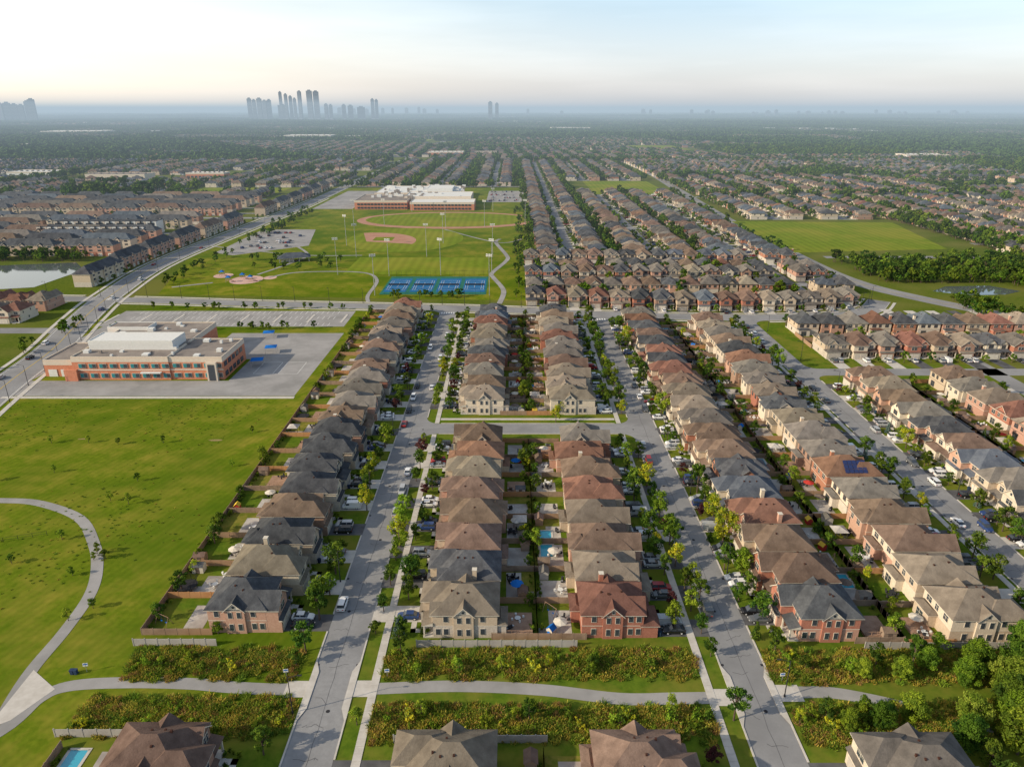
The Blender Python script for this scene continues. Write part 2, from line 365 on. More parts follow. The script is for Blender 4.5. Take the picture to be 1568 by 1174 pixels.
    if shape in(1,6): mb.box(-3,-2.1,W-.6,W+.35,0,H+2.6,1); mb.box(-3.08,-2.02,W-.68,W+.43,H+2.6,H+2.75,3)
    return mb
HB=[house_mb(i) for i in range(10)]
HC={}
def house_mesh(shape,roof,up,low,trim='trim'):
    k=(shape,roof,up,low,trim)
    if k not in HC:
        HC[k]=HB[shape].mesh('house_%d_%s_%s'%(shape,roof,up),[M['roof_'+roof],M['wall_'+up],M['wall_'+low],M[trim],M['glass'],M['garage'],M['door'],M['concrete']])
    return HC[k]
RK=['red','brown','taupe','char','slate','grey']; RW=[15,26,20,20,5,20]
WK=['red','rose','tan','cream','brown']; WW=[16,24,26,22,12]
def rand_house(shapes=(0,1,2,3,7,8,9)):
    r=R.choices(RK,RW)[0];u=R.choices(WK,WW)[0];l=R.choice([u,u,'stone'])
    return house_mesh(R.choice(shapes),r,u,l,'trim' if R.random()<.65 else 'trimbrown')
def hname(me): 
    return 'brick_house' if me.name.split('.')[0].split('_')[-1] in('red','rose','brown') else 'detached_house'
def terrace_mb(units=6,uw=6.6,dp=10.5,H=7.6):
    mb=MB(); L_=units*uw; x0=-L_/2
    mb.box(x0,-x0,-dp/2,dp/2,-.1,2.9,2); mb.box(x0,-x0,-dp/2,dp/2,2.9,H+.04,1); hip(mb,x0,-x0,-dp/2,dp/2,H,.75)
    for i in range(units):
        c=x0+uw*(i+.5)
        for sg in(-1,1):
            bay=i%2==(0 if sg<0 else 1)
            if bay: mb.box(c-1.9,c+1.9,min(sg*dp/2,sg*(dp/2+.6)),max(sg*dp/2,sg*(dp/2+.6)),0,H,1); gable(mb,sg*1,sg*(dp/2+.6),c-1.9,c+1.9,H,.9,'y')
            ps=sg*(dp/2+(.6 if bay else 0))
            for z in(3.6,6.0): win(mb,'y',ps,sg,c-.1,z,2.4,1.2,False)
            mb.box(c-1.3,c+1.3,min(ps,ps+sg*.06),max(ps,ps+sg*.06),0,2.2,5)
        mb.box(c+uw/2-.12,c+uw/2+.12,-dp/2-.5,dp/2+.5,H-.1,H+.45,3)
    return mb
TB=terrace_mb()
TER=[TB.mesh('townhouse_%d'%i,[M['roof_'+r],M['wall_'+u],M['wall_'+l],M['trim'],M['glass'],M['garage'],M['door'],M['concrete']]) for i,(r,u,l) in enumerate([('char','tan','stone'),('char','rose','rose'),('brown','tan','tan'),('slate','cream','stone'),('grey','brown','stone'),('char','rose','red')])]
C_ter=coll_of('townhouse_types',[('townhouse_row_%d'%i,m) for i,m in enumerate(TER)])
def stacked():
    mb=MB(); 
    for i in range(10):
        c=-40+8.8*i; mb.box(c,c+8.5,-6.5,6.5,0,10.5,1 if i%2 else 2); mb.box(c+.2,c+8.3,-6.3,6.3,10.5,10.8,0)
        for sg in(-1,1):
            for z in(1,4.3,7.6):
                for k in(1,4.7): win(mb,'y',sg*6.5,sg,c+k+1.2,z,2.2,1.8,False)
            mb.box(c+3.8,c+4.6,min(sg*6.5,sg*7.1),max(sg*6.5,sg*7.1),0,11.2,6)
    return mb.mesh('stacked_townhouses',[M['roof_char'],M['offwhite'],M['wall_stone'],M['dark'],M['glass'],M['garage'],M['dark']])
# ------------------------------------------------------------------ cars
def car_mb(kind):
    mb=MB()
    if kind=='sedan': st=[(-2.35,.42,.74,.68),(-2.25,.30,.93,.82),(-1.5,.24,1.0,.9),(0,.22,.97,.91),(1.1,.24,.95,.9),(1.9,.26,.84,.85),(2.25,.34,.70,.74),(2.33,.4,.6,.66)];cb=(-1.95,1.2,-1.15,.3,.95,1.44)
    elif kind=='suv': st=[(-2.3,.45,.9,.74),(-2.25,.32,1.08,.86),(-1.4,.28,1.1,.93),(0,.28,1.08,.94),(1.1,.28,1.06,.93),(1.9,.3,.98,.88),(2.25,.38,.82,.78),(2.33,.45,.7,.7)];cb=(-2.2,1.25,-1.95,.45,1.06,1.72)
    else: st=[(-2.65,.45,1.0,.86),(-2.6,.35,1.1,.93),(-1.4,.3,1.12,.97),(0,.3,1.12,.97),(1.4,.3,1.1,.96),(2.1,.32,1.0,.92),(2.5,.4,.85,.8),(2.6,.45,.7,.72)];cb=(-2.58,1.95,-2.5,1.15,1.08,1.98)
    rings=[]
    for x,zb,zt,w in st:
        n=len(mb.v); mb.v.extend([(x,-w*.94,zb),(x,-w,zb+.2),(x,-w*.98,zt-.1),(x,-w*.86,zt),(x,w*.86,zt),(x,w*.98,zt-.1),(x,w,zb+.2),(x,w*.94,zb)]); rings.append(n)
    for a,b in zip(rings,rings[1:]):
        for i in range(8):
            j=(i+1)%8; mb.f.append((a+i,a+j,b+j,b+i)); mb.m.append(0)
    mb.f.append(tuple(rings[0]+i for i in range(8)));mb.m.append(0); mb.f.append(tuple(rings[-1]+7-i for i in range(8)));mb.m.append(0)
    b0,b1,t0,t1,zb,zt=cb; wb=.80 if kind!='van' else .92; wt=.64 if kind!='van' else .82
    B=[(b0,-wb,zb-.05),(b1,-wb*.95,zb-.05),(b1,wb*.95,zb-.05),(b0,wb,zb-.05)];Tt=[(t0,-wt,zt),(t1,-wt,zt),(t1,wt,zt),(t0,wt,zt)]
    for i in range(4):
        j=(i+1)%4; mb.face([B[i],B[j],Tt[j],Tt[i]],0 if (kind=='van' and i!=1) else 1)
    mb.box(t0-.04,t1+.04,-wt-.02,wt+.02,zt-.02,zt+.05,0)
    for s in(-1,1):
        xx=(t0+t1)/2
        mb.face([(xx-.07,s*(wb+.01),zb),(xx+.07,s*(wb+.01),zb),(xx+.07,s*(wt+.015),zt),(xx-.07,s*(wt+.015),zt)],0)
        if kind=='van': mb.face([(.5,s*(wb-.02),1.25),(1.55,s*(wb-.03),1.25),(1.2,s*(wt+.04),1.8),(.5,s*(wt+.04),1.8)],1)
        mb.box(st[0][0]-.02,st[0][0]+.1,s*.5-.15,s*.5+.15,.62,.8,4); mb.box(st[-1][0]-.12,st[-1][0]+.01,s*.5-.14,s*.5+.14,.56,.68,3)
        mb.box(b1-.35,b1-.2,s*.9-.08+.06*s,s*.9+.08+.06*s,zb,zb+.14,0)
        for xx in(-1.42,1.42):
            mb.tube((xx,s*.70,.34),(xx,s*.95,.34),.34,.34,2,12); mb.tube((xx,s*.94,.34),(xx,s*.965,.34),.2,.2,3,8)
    return mb
CB={k:car_mb(k) for k in('sedan','suv','van')}
paints={'white':(.78,.78,.78),'silver':(.42,.43,.44),'black':(.015,.015,.018),'grey':(.12,.125,.13),'blue':(.03,.06,.18),'red':(.30,.02,.02),'navy':(.015,.025,.05)}
PM={k:mat('car_paint_'+k,v,rough=.25,spec=.6,metal=.1) for k,v in paints.items()}
M['headlamp']=mat('headlamp',(.6,.6,.6))
CM={}
def car_mesh(kind,p):
    if (kind,p) not in CM: CM[(kind,p)]=CB[kind].mesh('car_%s_%s'%(kind,p),[PM[p],M['glass'],M['rubber'],M['headlamp'],M['lamp'],M['dark']])
    return CM[(kind,p)]
def rcar():
    return car_mesh(R.choices(['sedan','suv','van'],[45,50,5])[0],R.choices(list(paints),[36,18,17,14,5,4,5])[0])
C_car=coll_of('cars',[('car_%d'%i,car_mesh(k,p)) for i,(k,p) in enumerate([('sedan','white'),('suv','white'),('suv','black'),('sedan','silver'),('sedan','grey'),('suv','grey'),('sedan','red'),('suv','blue'),('sedan','black')])])
# ------------------------------------------------------------------ ground
def gridsheet(name,xs,ys,z,m):
    v=[(x,y,z) for y in ys for x in xs]; n=len(xs); f=[(j*n+i,j*n+i+1,(j+1)*n+i+1,(j+1)*n+i) for j in range(len(ys)-1) for i in range(n-1)]
    me=bpy.data.meshes.new(name);me.from_pydata(v,[],f);me.materials.append(m);return put(name,me)
xs=[-60000,-20000,-8000,-4000,-2000,-1000]+list(range(-500,501,100))+[1000,2000,4000,8000,20000,60000]
ys=[-3000,-500,0]+list(range(50,1001,50))+[1500,2000,3000,4500,7000,11000,18000,30000,60000,90000]
gridsheet('ground',xs,ys,0,M['ground'])
def smooth(pts,k=6):
    out=[];n=len(pts)
    for i in range(n-1):
        p0=pts[max(i-1,0)];p1=pts[i];p2=pts[i+1];p3=pts[min(i+2,n-1)]
        for j in range(k):
            t=j/k
            out.append(tuple(.5*((2*p1[d])+(-p0[d]+p2[d])*t+(2*p0[d]-5*p1[d]+4*p2[d]-p3[d])*t*t+(-p0[d]+3*p1[d]-3*p2[d]+p3[d])*t**3) for d in(0,1)))
    out.append(tuple(pts[-1])); return out
def offs(pts,w):
    out=[]
    for i,p in enumerate(pts):
        a=pts[max(i-1,0)];b=pts[min(i+1,len(pts)-1)];dx,dy=b[0]-a[0],b[1]-a[1];l=math.hypot(dx,dy) or 1
        out.append((p[0]-dy/l*w,p[1]+dx/l*w))
    return out
def ribbon(mb,pts,w,z,m=0,o=0):
    a=offs(pts,o+w/2);b=offs(pts,o-w/2)
    for i in range(len(pts)-1): mb.face([(b[i][0],b[i][1],z),(b[i+1][0],b[i+1][1],z),(a[i+1][0],a[i+1][1],z),(a[i][0],a[i][1],z)],m)
def ribbonbox(mb,pts,w,z0,z1,m=0,o=0):
    a=offs(pts,o+w/2);b=offs(pts,o-w/2)
    for i in range(len(pts)-1):
        A,B,C,D=b[i],b[i+1],a[i+1],a[i]
        mb.face([(*A,z1),(*B,z1),(*C,z1),(*D,z1)],m); mb.face([(*A,z0),(*B,z0),(*B,z1),(*A,z1)],m); mb.face([(*C,z0),(*D,z0),(*D,z1),(*C,z1)],m)
XA,XB,XC,XD=-33.6,44.4,118.0,196.0
HW=4.15
streets=MB(); kerbs=MB(); walks=MB(); drives=MB()
main=smooth([(-420,400),(-330,397),(-208,388.6),(-140,381),(-65,374.5),(-12,369.5),(60,358),(123,353),(180,360),(206,388)])
def mainy(x):
    for a,b in zip(main,main[1:]):
        if a[0]<=x<=b[0]: return a[1]+(b[1]-a[1])*(x-a[0])/(b[0]-a[0]+1e-9)
    return 372
for X,y1 in((XA,371),(XB,360),(XC,353),(XD,273)): 
    ys_=[0,60,90,120,180,240,300,y1]
    for a,b in zip(ys_,ys_[1:]): 
        if b>a: streets.flat(X-HW,X+HW,a,b,.03)
YM=217.0
streets.flat(XA+HW,XB-HW,YM-4,YM+4,.03)
YE=272.0
streets.flat(XC+HW,330,YE-4,YE+4,.03)
def fillet(mb,cx,cy,sx,sy,r,z):
    pts=[(cx,cy,z)]
    for i in range(7):
        t=i/6*PI/2; pts.append((cx+sx*(r-r*math.sin(t)),cy+sy*(r-r*math.cos(t)),z))
    mb.face(pts)
for cx,sx in((XA+HW,1),(XB-HW,-1)):
    for sy in(-1,1): fillet(streets,cx,YM+4*sy,sx,sy,5,.034)
for sy in(-1,1): fillet(streets,XC+HW,YE+4*sy,1,sy,5,.034)
for X in(XA,XB,XC):
    for sx in(-1,1): fillet(streets,X+sx*HW,mainy(X+sx*HW)-5.5,sx,-1,7,.034)
ribbon(streets,main,11,.038)
collector=smooth([(-150,100),(-183,200),(-197,257),(-205,300),(-218,345),(-232,404),(-244,500),(-238,667),(-231,829),(-231,1186),(-228,1500),(-228,4000)])
ribbon(streets,collector,15,.045)
arterial=smooth([(300,300),(262,350),(232,392),(213,434),(208,505),(209,709),(222,1000),(231,1211),(240,1600),(250,4200)])
ribbon(streets,arterial,13,.045)
ribbon(streets,[(-2500,1505),(3000,1505)],18,.06); ribbon(streets,[(-900,712),(-238,712)],10,.05); ribbon(streets,[(-900,330),(-212,330)],9,.05)
for pts in([(-4000,2360),(-800,2330),(1500,2410),(4000,2380)],[(-4000,3480),(4000,3520)],[(-1250,1500),(-1420,3000),(-1600,6000)],[(980,1500),(1100,3000),(1300,6000)],[(-700,1500),(-720,4000)]):
    ribbon(streets,smooth(pts),26,.7)
mk('road',streets,[M['asphalt']])
marks=MB()
ribbon(marks,collector,.25,.07,1)
for o in(-7.0,7.0): ribbon(marks,collector,.2,.07,0,o)
ribbon(marks,arterial,.2,.07,1)
for (cx,cy) in((-225,391),(-33.6,362),(44.4,350)):
    for k in range(6): marks.flat(cx-3.6+1.25*k,cx-3.0+1.25*k,cy-1.4,cy+1.4,.05,0)
mk('road_markings',marks,[M['white'],M['yellowp']])
mh=MB()
for X in(XA,XB,XC):
    for y in range(70,340,27):
        mh.face([(X+(.8 if y%2 else -1.2)+.38*math.cos(t*PI/5),y+.38*math.sin(t*PI/5),.045) for t in range(10)])
        for s in(-1,1): mh.flat(X+s*(HW-.35)-.25,X+s*(HW-.35)+.25,y+11,y+11.6,.045)
mk('manhole_covers',mh,[M['dark']])
tr=MB()
for X in(XA,XB,XC):
    y=60
    while y<340:
        x0=X+R.uniform(-3.5,-1); x=x0; yy=y; pts=[]
        for k in range(R.randint(4,9)): pts.append((x,yy)); x+=R.uniform(.3,1.1) if R.random()<.8 else 0; yy+=R.uniform(-.6,.6)
        pts=[p for p in pts if abs(p[0]-X)<HW-.2]
        if len(pts)>1: ribbon(tr,pts,.09,.04)
        y+=R.uniform(3,8)
    yy=60; pts=[]
    while yy<340: pts.append((X+R.uniform(-.15,.15),yy)); yy+=3
    ribbon(tr,pts,.08,.041)
mk('tar_crack_seals',tr,[M['driveasph']])
ribbonbox(kerbs,collector[:40],.3,0,.14,0,7.65); ribbonbox(kerbs,collector[:40],.3,0,.14,0,-7.65)
ribbonbox(walks,collector[:50],1.8,0,.12,0,10.5); ribbonbox(walks,collector[:50],1.8,0,.12,0,-10.5)
def seg(pts,gaps): 
    runs=[];cur=[]
    for p in pts:
        if any(a<=p[0]<=b for a,b in gaps):
            if len(cur)>1: runs.append(cur)
            cur=[]
        else: cur.append(p)
    if len(cur)>1: runs.append(cur)
    return runs
fine=[];
for a,b in zip(main,main[1:]):
    for k in range(6): fine.append((a[0]+(b[0]-a[0])*k/6,a[1]+(b[1]-a[1])*k/6))
gS=[(X-11,X+11) for X in(XA,XB,XC)]+[(-244,-218)]
for r_ in seg(fine,gS): ribbonbox(kerbs,r_,.3,0,.14,0,-5.65); ribbonbox(walks,r_,1.5,0,.12,0,-8)
for r_ in seg(fine,[(-244,-218)]): ribbonbox(kerbs,r_,.3,0,.14,0,5.65); ribbonbox(walks,r_,1.6,0,.12,0,8)
near_trees=[]
fence=MB(); lots=MB(); props=[]
driv={('A',-1):[],('A',1):[],('B',-1):[],('B',1):[],('C',-1):[],('C',1):[]}
def XS(xk):
    c=min((XA,XB,XC,XD),key=lambda X:abs(X-xk)); return 1.25 if c>xk else -1.25
def column(cx,face,ys,xk,key,rearx,lot,fixed={}):
    for i,y in enumerate(ys):
        dx=R.uniform(-.7,.7)
        if i in fixed: me=fixed[i]
        elif i==0 or (i==len(ys)-1): me=rand_house((4,5,6))
        else: me=rand_house()
        put(hname(me),me,(cx+dx,y,0),0 if face>0 else PI)
        gy=y-face*2.2; fx=cx+face*8+dx
        x0,x1=sorted((fx,xk))
        dm=0 if R.random()<.55 else 1
        drives.flat(x0,x1,gy-2.6,gy+2.6,.05,dm)
        px=cx+face*7; x0,x1=sorted((px,fx+face*2.0)); drives.flat(x0,x1,y+face*3-.6,y+face*3+.6,.055,1)
        x0,x1=sorted((fx+face*.9,fx+face*2.0)); drives.flat(x0,x1,min(gy+face*2.6,y+face*3.6),max(gy+face*2.6,y+face*3.6),.055,1)
        if key: driv[key].append((gy-2.7,gy+2.7))
        for s in(-1.25,1.25):
            if R.random()<.85: put('parked_car',rcar(),(fx+face*(2.9+R.uniform(0,.9)),gy+s,.05),R.choice([0,PI])+R.uniform(-.03,.03))
        if R.random()<.3 and y<340 and y>116: put('parked_car',rcar(),(xk+XS(xk),y+face*3.2,.03),PI/2+R.choice([0,PI]))
        if R.random()<.72: addtree(R.choices(['green','dark','lime','purple','spruce','yellow'],[36,22,16,7,10,6])[0],fx+face*R.uniform(3.5,6),y+face*4.4,R.uniform(.62,.9))
        if R.random()<.4: put('garbage_bin',BIN,(fx+face*.6,gy+R.choice([-2.4,2.4]),.05),R.uniform(0,6))
        for _ in range(R.randint(4,9)): props.append((cx+face*R.uniform(6.6,9.5),y+face*R.uniform(1.3,5),0,R.uniform(0,6),R.uniform(.35,.75),R.choice([0,1,2,6,2])))
        rx=cx-face*9.3; x0,x1=sorted((rx,rearx)); dep=x1-x0
        pm=R.random()
        a=rx; b=rx-face*min(dep-1,R.uniform(3,6.5)); xa,xb=sorted((a,b)); wy=R.uniform(3.2,5.4)
        if pm<.66: lots.flat(xa,xb,y-wy,y+R.uniform(1,5.4),.045,0)
        elif pm<.92: 
            lots.box(xa,xb,y-wy+.3,y+2,0,.55,1)
            for q in np.arange(xa,xb,1.2): lots.box(q,q+.08,y-wy+.3,y-wy+.38,.55,1.5,1)
            lots.box(xa,xb,y-wy+.29,y-wy+.39,1.45,1.53,1)
        if R.random()<.3: lots.flat(min(rx,rearx)+.3,max(rx,rearx)-.3,y-lot/2+.3,y-lot/2+R.uniform(2,5),.04,0)
        lots.flat(cx-6.5,cx+5,y+lot/2-.75,y+lot/2+.75,.03,0 if R.random()<.5 else 2)
        lots.flat(min(rx,rearx)+.2,max(rx,rearx)-.2,y-lot/2+.2,y+lot/2-.2,.02,R.choice([2,2,2,3]))
        for yy in((y-lot/2,) if i<len(ys)-1 else (y-lot/2,y+lot/2)):
            fm=0 if R.random()<.75 else 1
            x0,x1=sorted((cx-face*6.5,rearx)); fence.box(x0,x1,yy-.04,yy+.04,0,1.6,fm)
            for q in np.arange(x0,x1,2.4): fence.box(q-.06,q+.06,yy-.065,yy+.065,0,1.75,fm)
        fence.box(rearx-.045,rearx+.045,y-lot/2,y+lot/2,0,1.65,0)
        for q in np.arange(y-lot/2,y+lot/2,2.4): fence.box(rearx-.07,rearx+.07,q-.06,q+.06,0,1.8,0)
        side=R.choice([-1,1])
        t=R.random(); qx=rearx+face*R.uniform(1.6,3); qy=y+side*(lot/2-2)
        if t<.5: put('garden_shed',SHED[R.randint(0,2)],(qx,qy,0),R.choice([0,PI/2]))
        elif t<.62: put('playhouse',PLAY[R.randint(0,1)],(qx,qy,0),R.uniform(0,6))
        t=R.random(); qy=y-side*(lot/2-3.4)
        if t<.14: put('trampoline',TRAMP,(rearx+face*2.9,qy,0))
        elif t<.24: put('swimming_pool',POOL,(rearx+face*3.2,qy-side*.3,0.02),0,.75)
        elif t<.36: put('gazebo',GAZ,(rearx+face*3.2,qy,0))
        elif t<.44: put('swing_set',SWING,(rearx+face*3,qy,0),R.uniform(0,3))
        if R.random()<.4: put('patio_umbrella',R.choices(UMB,[6,1,1,4])[0],(rx-face*2.4,y+R.uniform(-3,2),0))
        for _ in range(2):
            if R.random()<.5: put('patio_table_set',PTAB[R.randint(0,1)],(rx-face*R.uniform(1.2,3),y+R.uniform(-4,4),.05),R.uniform(0,3))
        if R.random()<.5: put('barbecue_grill',BBQ,(rx-face*.9,y+R.uniform(-3,3),.05),R.uniform(0,3))
        for _ in range(2):
            if R.random()<.42: addtree(R.choices(['green','dark','lime','spruce','yellow'],[42,22,18,10,7])[0],rearx+face*R.uniform(1,2.2),y+R.uniform(-5,5),R.uniform(.5,.9))
        for _ in range(R.randint(4,9)): props.append((rearx+face*R.uniform(.6,1.6),y+R.uniform(-5.4,5.4),0,R.uniform(0,6),R.uniform(.4,.85),R.choice([0,1,2,6,2])))
def shed(i):
    mb=MB(); mb.box(-1.3,1.3,-1,1,0,1.9,0); mb.box(-.45,.45,-1.03,-1,.05,1.7,2)
    for s in(-1,1): mb.face([(-1.45,s*1.2,1.78),(1.45,s*1.2,1.78),(1.45,0,2.55),(-1.45,0,2.55)],1)
    for x in(-1.3,1.3): mb.face([(x,-1,1.9),(x,1,1.9),(x,0,2.5)],0)
    return mb.mesh('garden_shed_%d'%i,[[M['trim'],M['woodfence'],M['greyfence']][i],M['roof_'+['char','brown','grey'][i]],M['trimbrown']])
SHED=[shed(i) for i in range(3)]
PLAY=[]
for i,(a,b) in enumerate((('trim','blue'),('red','yellowp'))):
    mb=MB(); mb.box(-.8,.8,-.7,.7,0,1.3,0); mb.box(-.3,.3,-.73,-.7,0,1.0,2)
    for s in(-1,1): mb.face([(-.9,s*.85,1.2),(.9,s*.85,1.2),(.9,0,1.95),(-.9,0,1.95)],1)
    for x in(-.8,.8): mb.face([(x,-.7,1.3),(x,.7,1.3),(x,0,1.9)],0)
    mb.face([(.8,-.3,.9),(.8,.3,.9),(2.2,.3,.1),(2.2,-.3,.1)],1); PLAY.append(mb.mesh('playhouse_%d'%i,[M[a],M[b],M['dark']]))
mb=MB()
for i in range(16):
    a=2*PI*i/16;b=2*PI*(i+1)/16
    mb.face([(0,0,.85),(1.9*math.cos(a),1.9*math.sin(a),.85),(1.9*math.cos(b),1.9*math.sin(b),.85)],0)
    mb.face([(1.9*math.cos(a),1.9*math.sin(a),.87),(1.9*math.cos(b),1.9*math.sin(b),.87),(2.2*math.cos(b),2.2*math.sin(b),.87),(2.2*math.cos(a),2.2*math.sin(a),.87)],1)
    if i%2==0: mb.tube((2.15*math.cos(a),2.15*math.sin(a),0),(2.15*math.cos(a),2.15*math.sin(a),2.5),.04,.04,2,5)
    mb.tube((2.15*math.cos(a),2.15*math.sin(a),2.45),(2.15*math.cos(b),2.15*math.sin(b),2.45),.03,.03,2,4)
TRAMP=mb.mesh('trampoline',[M['dark'],M['dark'],M['dark']])
mb=MB(); mb.box(-2.6,2.6,-3.9,3.9,0,.12,0); mb.flat(-1.9,1.9,-3.2,3.2,.13,1); mb.box(-2,2,3.2,3.35,.12,.3,0); POOL=mb.mesh('swimming_pool',[M['concrete'],M['pool']])
mb=MB()
for a in(-1.5,1.5):
    for b in(-1.5,1.5): mb.box(a-.07,a+.07,b-.07,b+.07,0,2.2,0)
for i in range(4):
    q=[(-1.8,-1.8),(1.8,-1.8),(1.8,1.8),(-1.8,1.8)];a=q[i];b=q[(i+1)%4];mb.face([(a[0],a[1],2.2),(b[0],b[1],2.2),(0,0,3.1)],1)
GAZ=mb.mesh('gazebo',[M['dark'],M['paver']])
mb=MB()
for x in(-1.6,1.6):
    for y in(-.9,.9): mb.tube((x,y,0),(x,0,2.2),.05,.05,0,5)
mb.tube((-1.7,0,2.2),(1.7,0,2.2),.05,.05,0,5)
for x in(-.7,.7):
    for d in(-.2,.2): mb.tube((x+d,0,2.2),(x+d,0,.6),.015,.015,1,3)
    mb.box(x-.25,x+.25,-.12,.12,.56,.6,1)
SWING=mb.mesh('swing_set',[M['deck'],M['blue']])
mb=MB(); mb.box(-.5,.5,-.3,.3,.1,.85,0); mb.tube((-.5,0,.9),(.5,0,.9),.28,.28,0,10); mb.box(.5,.9,-.25,.25,.8,.86,1); mb.box(-.9,-.5,-.25,.25,.8,.86,1)
BBQ=mb.mesh('barbecue_grill',[M['dark'],M['metal']])
mb=MB(); mb.face([(-.25,-.28,0),(.25,-.28,0),(.25,.28,0),(-.25,.28,0)])
for q in(((-.25,-.28),(.25,-.28)),((.25,-.28),(.25,.28)),((.25,.28),(-.25,.28)),((-.25,.28),(-.25,-.28))):
    (a,b),(c,d)=q; mb.face([(a,b,0),(c,d,0),(c*1.2,d*1.2,1),(a*1.2,b*1.2,1)])
mb.box(-.33,.33,-.38,.36,1.0,1.07); mb.tube((-.3,.3,.12),(.3,.3,.12),.12,.12,0,8)
BIN=mb.mesh('garbage_bin',[M['bin']])
UMB=[]
for c in('trim','red','blue','trimbrown'):
    mb=MB(); mb.tube((0,0,0),(0,0,2.5),.04,.04,1,6)
    for i in range(8):
        a=2*PI*i/8;b=2*PI*(i+1)/8; mb.face([(0,0,2.7),(1.5*math.cos(a),1.5*math.sin(a),2.15),(1.5*math.cos(b),1.5*math.sin(b),2.15)],0)
    UMB.append(mb.mesh('patio_umbrella_'+c,[M[c],M['metal']]))
mb=MB(); mb.tube((0,0,.7),(0,0,.75),.65,.65,0,12); mb.tube((0,0,0),(0,0,.7),.06,.06,0,6)
for i in range(4):
    a=PI/2*i; x,y=1.05*math.cos(a),1.05*math.sin(a); mb.box(x-.24,x+.24,y-.24,y+.24,.38,.46,0); mb.box(x+.2*math.cos(a)-.18,x+.2*math.cos(a)+.18,y+.2*math.sin(a)-.18,y+.2*math.sin(a)+.18,.46,.95,0)
    for u in(-.2,.2):
        for w in(-.2,.2): mb.box(x+u-.02,x+u+.02,y+w-.02,y+w+.02,0,.38,0)
PTAB=[mb.mesh('patio_table_set',[M['dark']]),mb.mesh('patio_table_set_pale',[M['offwhite']])]
H_=house_mesh
lotw=11.75
c1=[122.6+lotw*i for i in range(21)]
column(-54.6,1,c1,XA-HW,('A',-1),-75.5,lotw,fixed={0:H_(5,'char','rose','rose'),1:H_(1,'taupe','cream','tan'),2:H_(3,'char','tan','stone'),3:H_(7,'brown','brown','brown'),4:H_(0,'char','cream','stone'),5:H_(2,'char','cream','cream'),6:H_(9,'char','tan','tan'),7:H_(1,'char','rose','rose'),8:H_(8,'brown','tan','tan'),9:H_(0,'grey','rose','rose')})
lot2=11.35
c2=[121+lot2*i for i in range(8)]; c2b=[234+lot2*i for i in range(11)]
column(-10.6,-1,c2,XA+HW,('A',1),5.2,lot2,fixed={0:H_(4,'taupe','tan','stone'),1:H_(1,'char','tan','tan'),2:H_(0,'brown','tan','tan'),3:H_(3,'brown','rose','rose'),4:H_(7,'brown','rose','rose'),5:H_(9,'taupe','tan','tan'),6:H_(2,'red','tan','tan'),7:H_(5,'brown','tan','tan')})
column(-10.6,-1,c2b,XA+HW,('A',1),5.2,lot2,fixed={0:H_(4,'taupe','cream','stone')})
column(21.6,1,c2,XB-HW,('B',-1),5.2,lot2,fixed={0:H_(6,'red','red','red'),1:H_(2,'taupe','tan','tan'),2:H_(3,'brown','rose','rose'),3:H_(0,'taupe','tan','tan'),4:H_(9,'red','tan','tan'),5:H_(1,'brown','tan','tan')})
column(21.6,1,c2b,XB-HW,('B',-1),5.2,lot2,fixed={0:H_(4,'taupe','cream','stone')})
c4=[120+11.6*i for i in range(20)]
column(62.3,-1,c4,XB+HW,('B',1),78.6,11.6,fixed={0:H_(5,'char','red','rose'),1:H_(3,'brown','red','red'),2:H_(0,'brown','tan','tan'),3:H_(1,'red','rose','rose')})
c5=[119.5+11.8*i for i in range(19)]
column(95.2,1,c5,XC-HW,('C',-1),78.6,11.8,fixed={0:H_(4,'taupe','cream','tan'),1:H_(2,'taupe','tan','cream'),2:H_(0,'brown','cream','rose'),5:H_(1,'red','red','red')})
c6=[112+11.8*i for i in range(13)]
column(137,-1,c6,XC+HW,('C',1),153,11.8)
column(170,1,c6,XD-HW,None,153,11.8)
column(214,-1,c6[4:],XD+HW,None,230,11.8)
for cx,f,xk,key,rx in((-54.6,1,XA-HW,('A',-1),-75.5),(-10.6,-1,XA+HW,('A',1),5.2),(21.6,1,XB-HW,('B',-1),5.2),(62.3,-1,XB+HW,('B',1),78.6)):
    yy={-54.6:83.5,-10.6:82.0,21.6:82.0,62.3:81.5}[cx]
    rf={-54.6:('brown','brown'),-10.6:('taupe','tan'),21.6:('brown','red'),62.3:('grey','cream')}[cx]
    column(cx,f,[yy-lotw*k for k in range(3)],xk,key,rx,lotw,fixed={0:H_(4,rf[0],rf[1],rf[1])})
def row(yc,face,x0,x1,step=11.4,yk=None):
    x=x0
    while x<x1:
        me=rand_house(); put(hname(me),me,(x,yc,0),PI/2 if face>0 else -PI/2)
        gx=x+face*2.2; fy=yc+face*8
        if yk is not None:
            a,b=sorted((fy,yk(x) if callable(yk) else yk)); drives.flat(gx-2.6,gx+2.6,a,b,.05,R.choice([0,1]))
            for s in(-1.25,1.25):
                if R.random()<.6: put('parked_car',rcar(),(gx+s,fy+face*3.2,.05),PI/2)
        ry=yc-face*16
        a,b=sorted((yc-face*7,ry)); fence.box(x-step/2-.04,x-step/2+.04,a,b,0,1.8,0)
        fence.box(x-step/2,x+step/2,ry-.04,ry+.04,0,1.8,0)
        if R.random()<.6: near_trees.append((x+R.uniform(-4,4),yc-face*R.uniform(12,15),0,R.uniform(0,6),R.uniform(.5,.9),R.randint(0,4)))
        if R.random()<.6: near_trees.append((x-face*3,fy+face*4.5,0,R.uniform(0,6),R.uniform(.4,.7),R.randint(0,4)))
        x+=step
row(296,-1,140,285,yk=YE+4); row(330,1,140,270,yk=lambda x:mainy(x)-5.5)
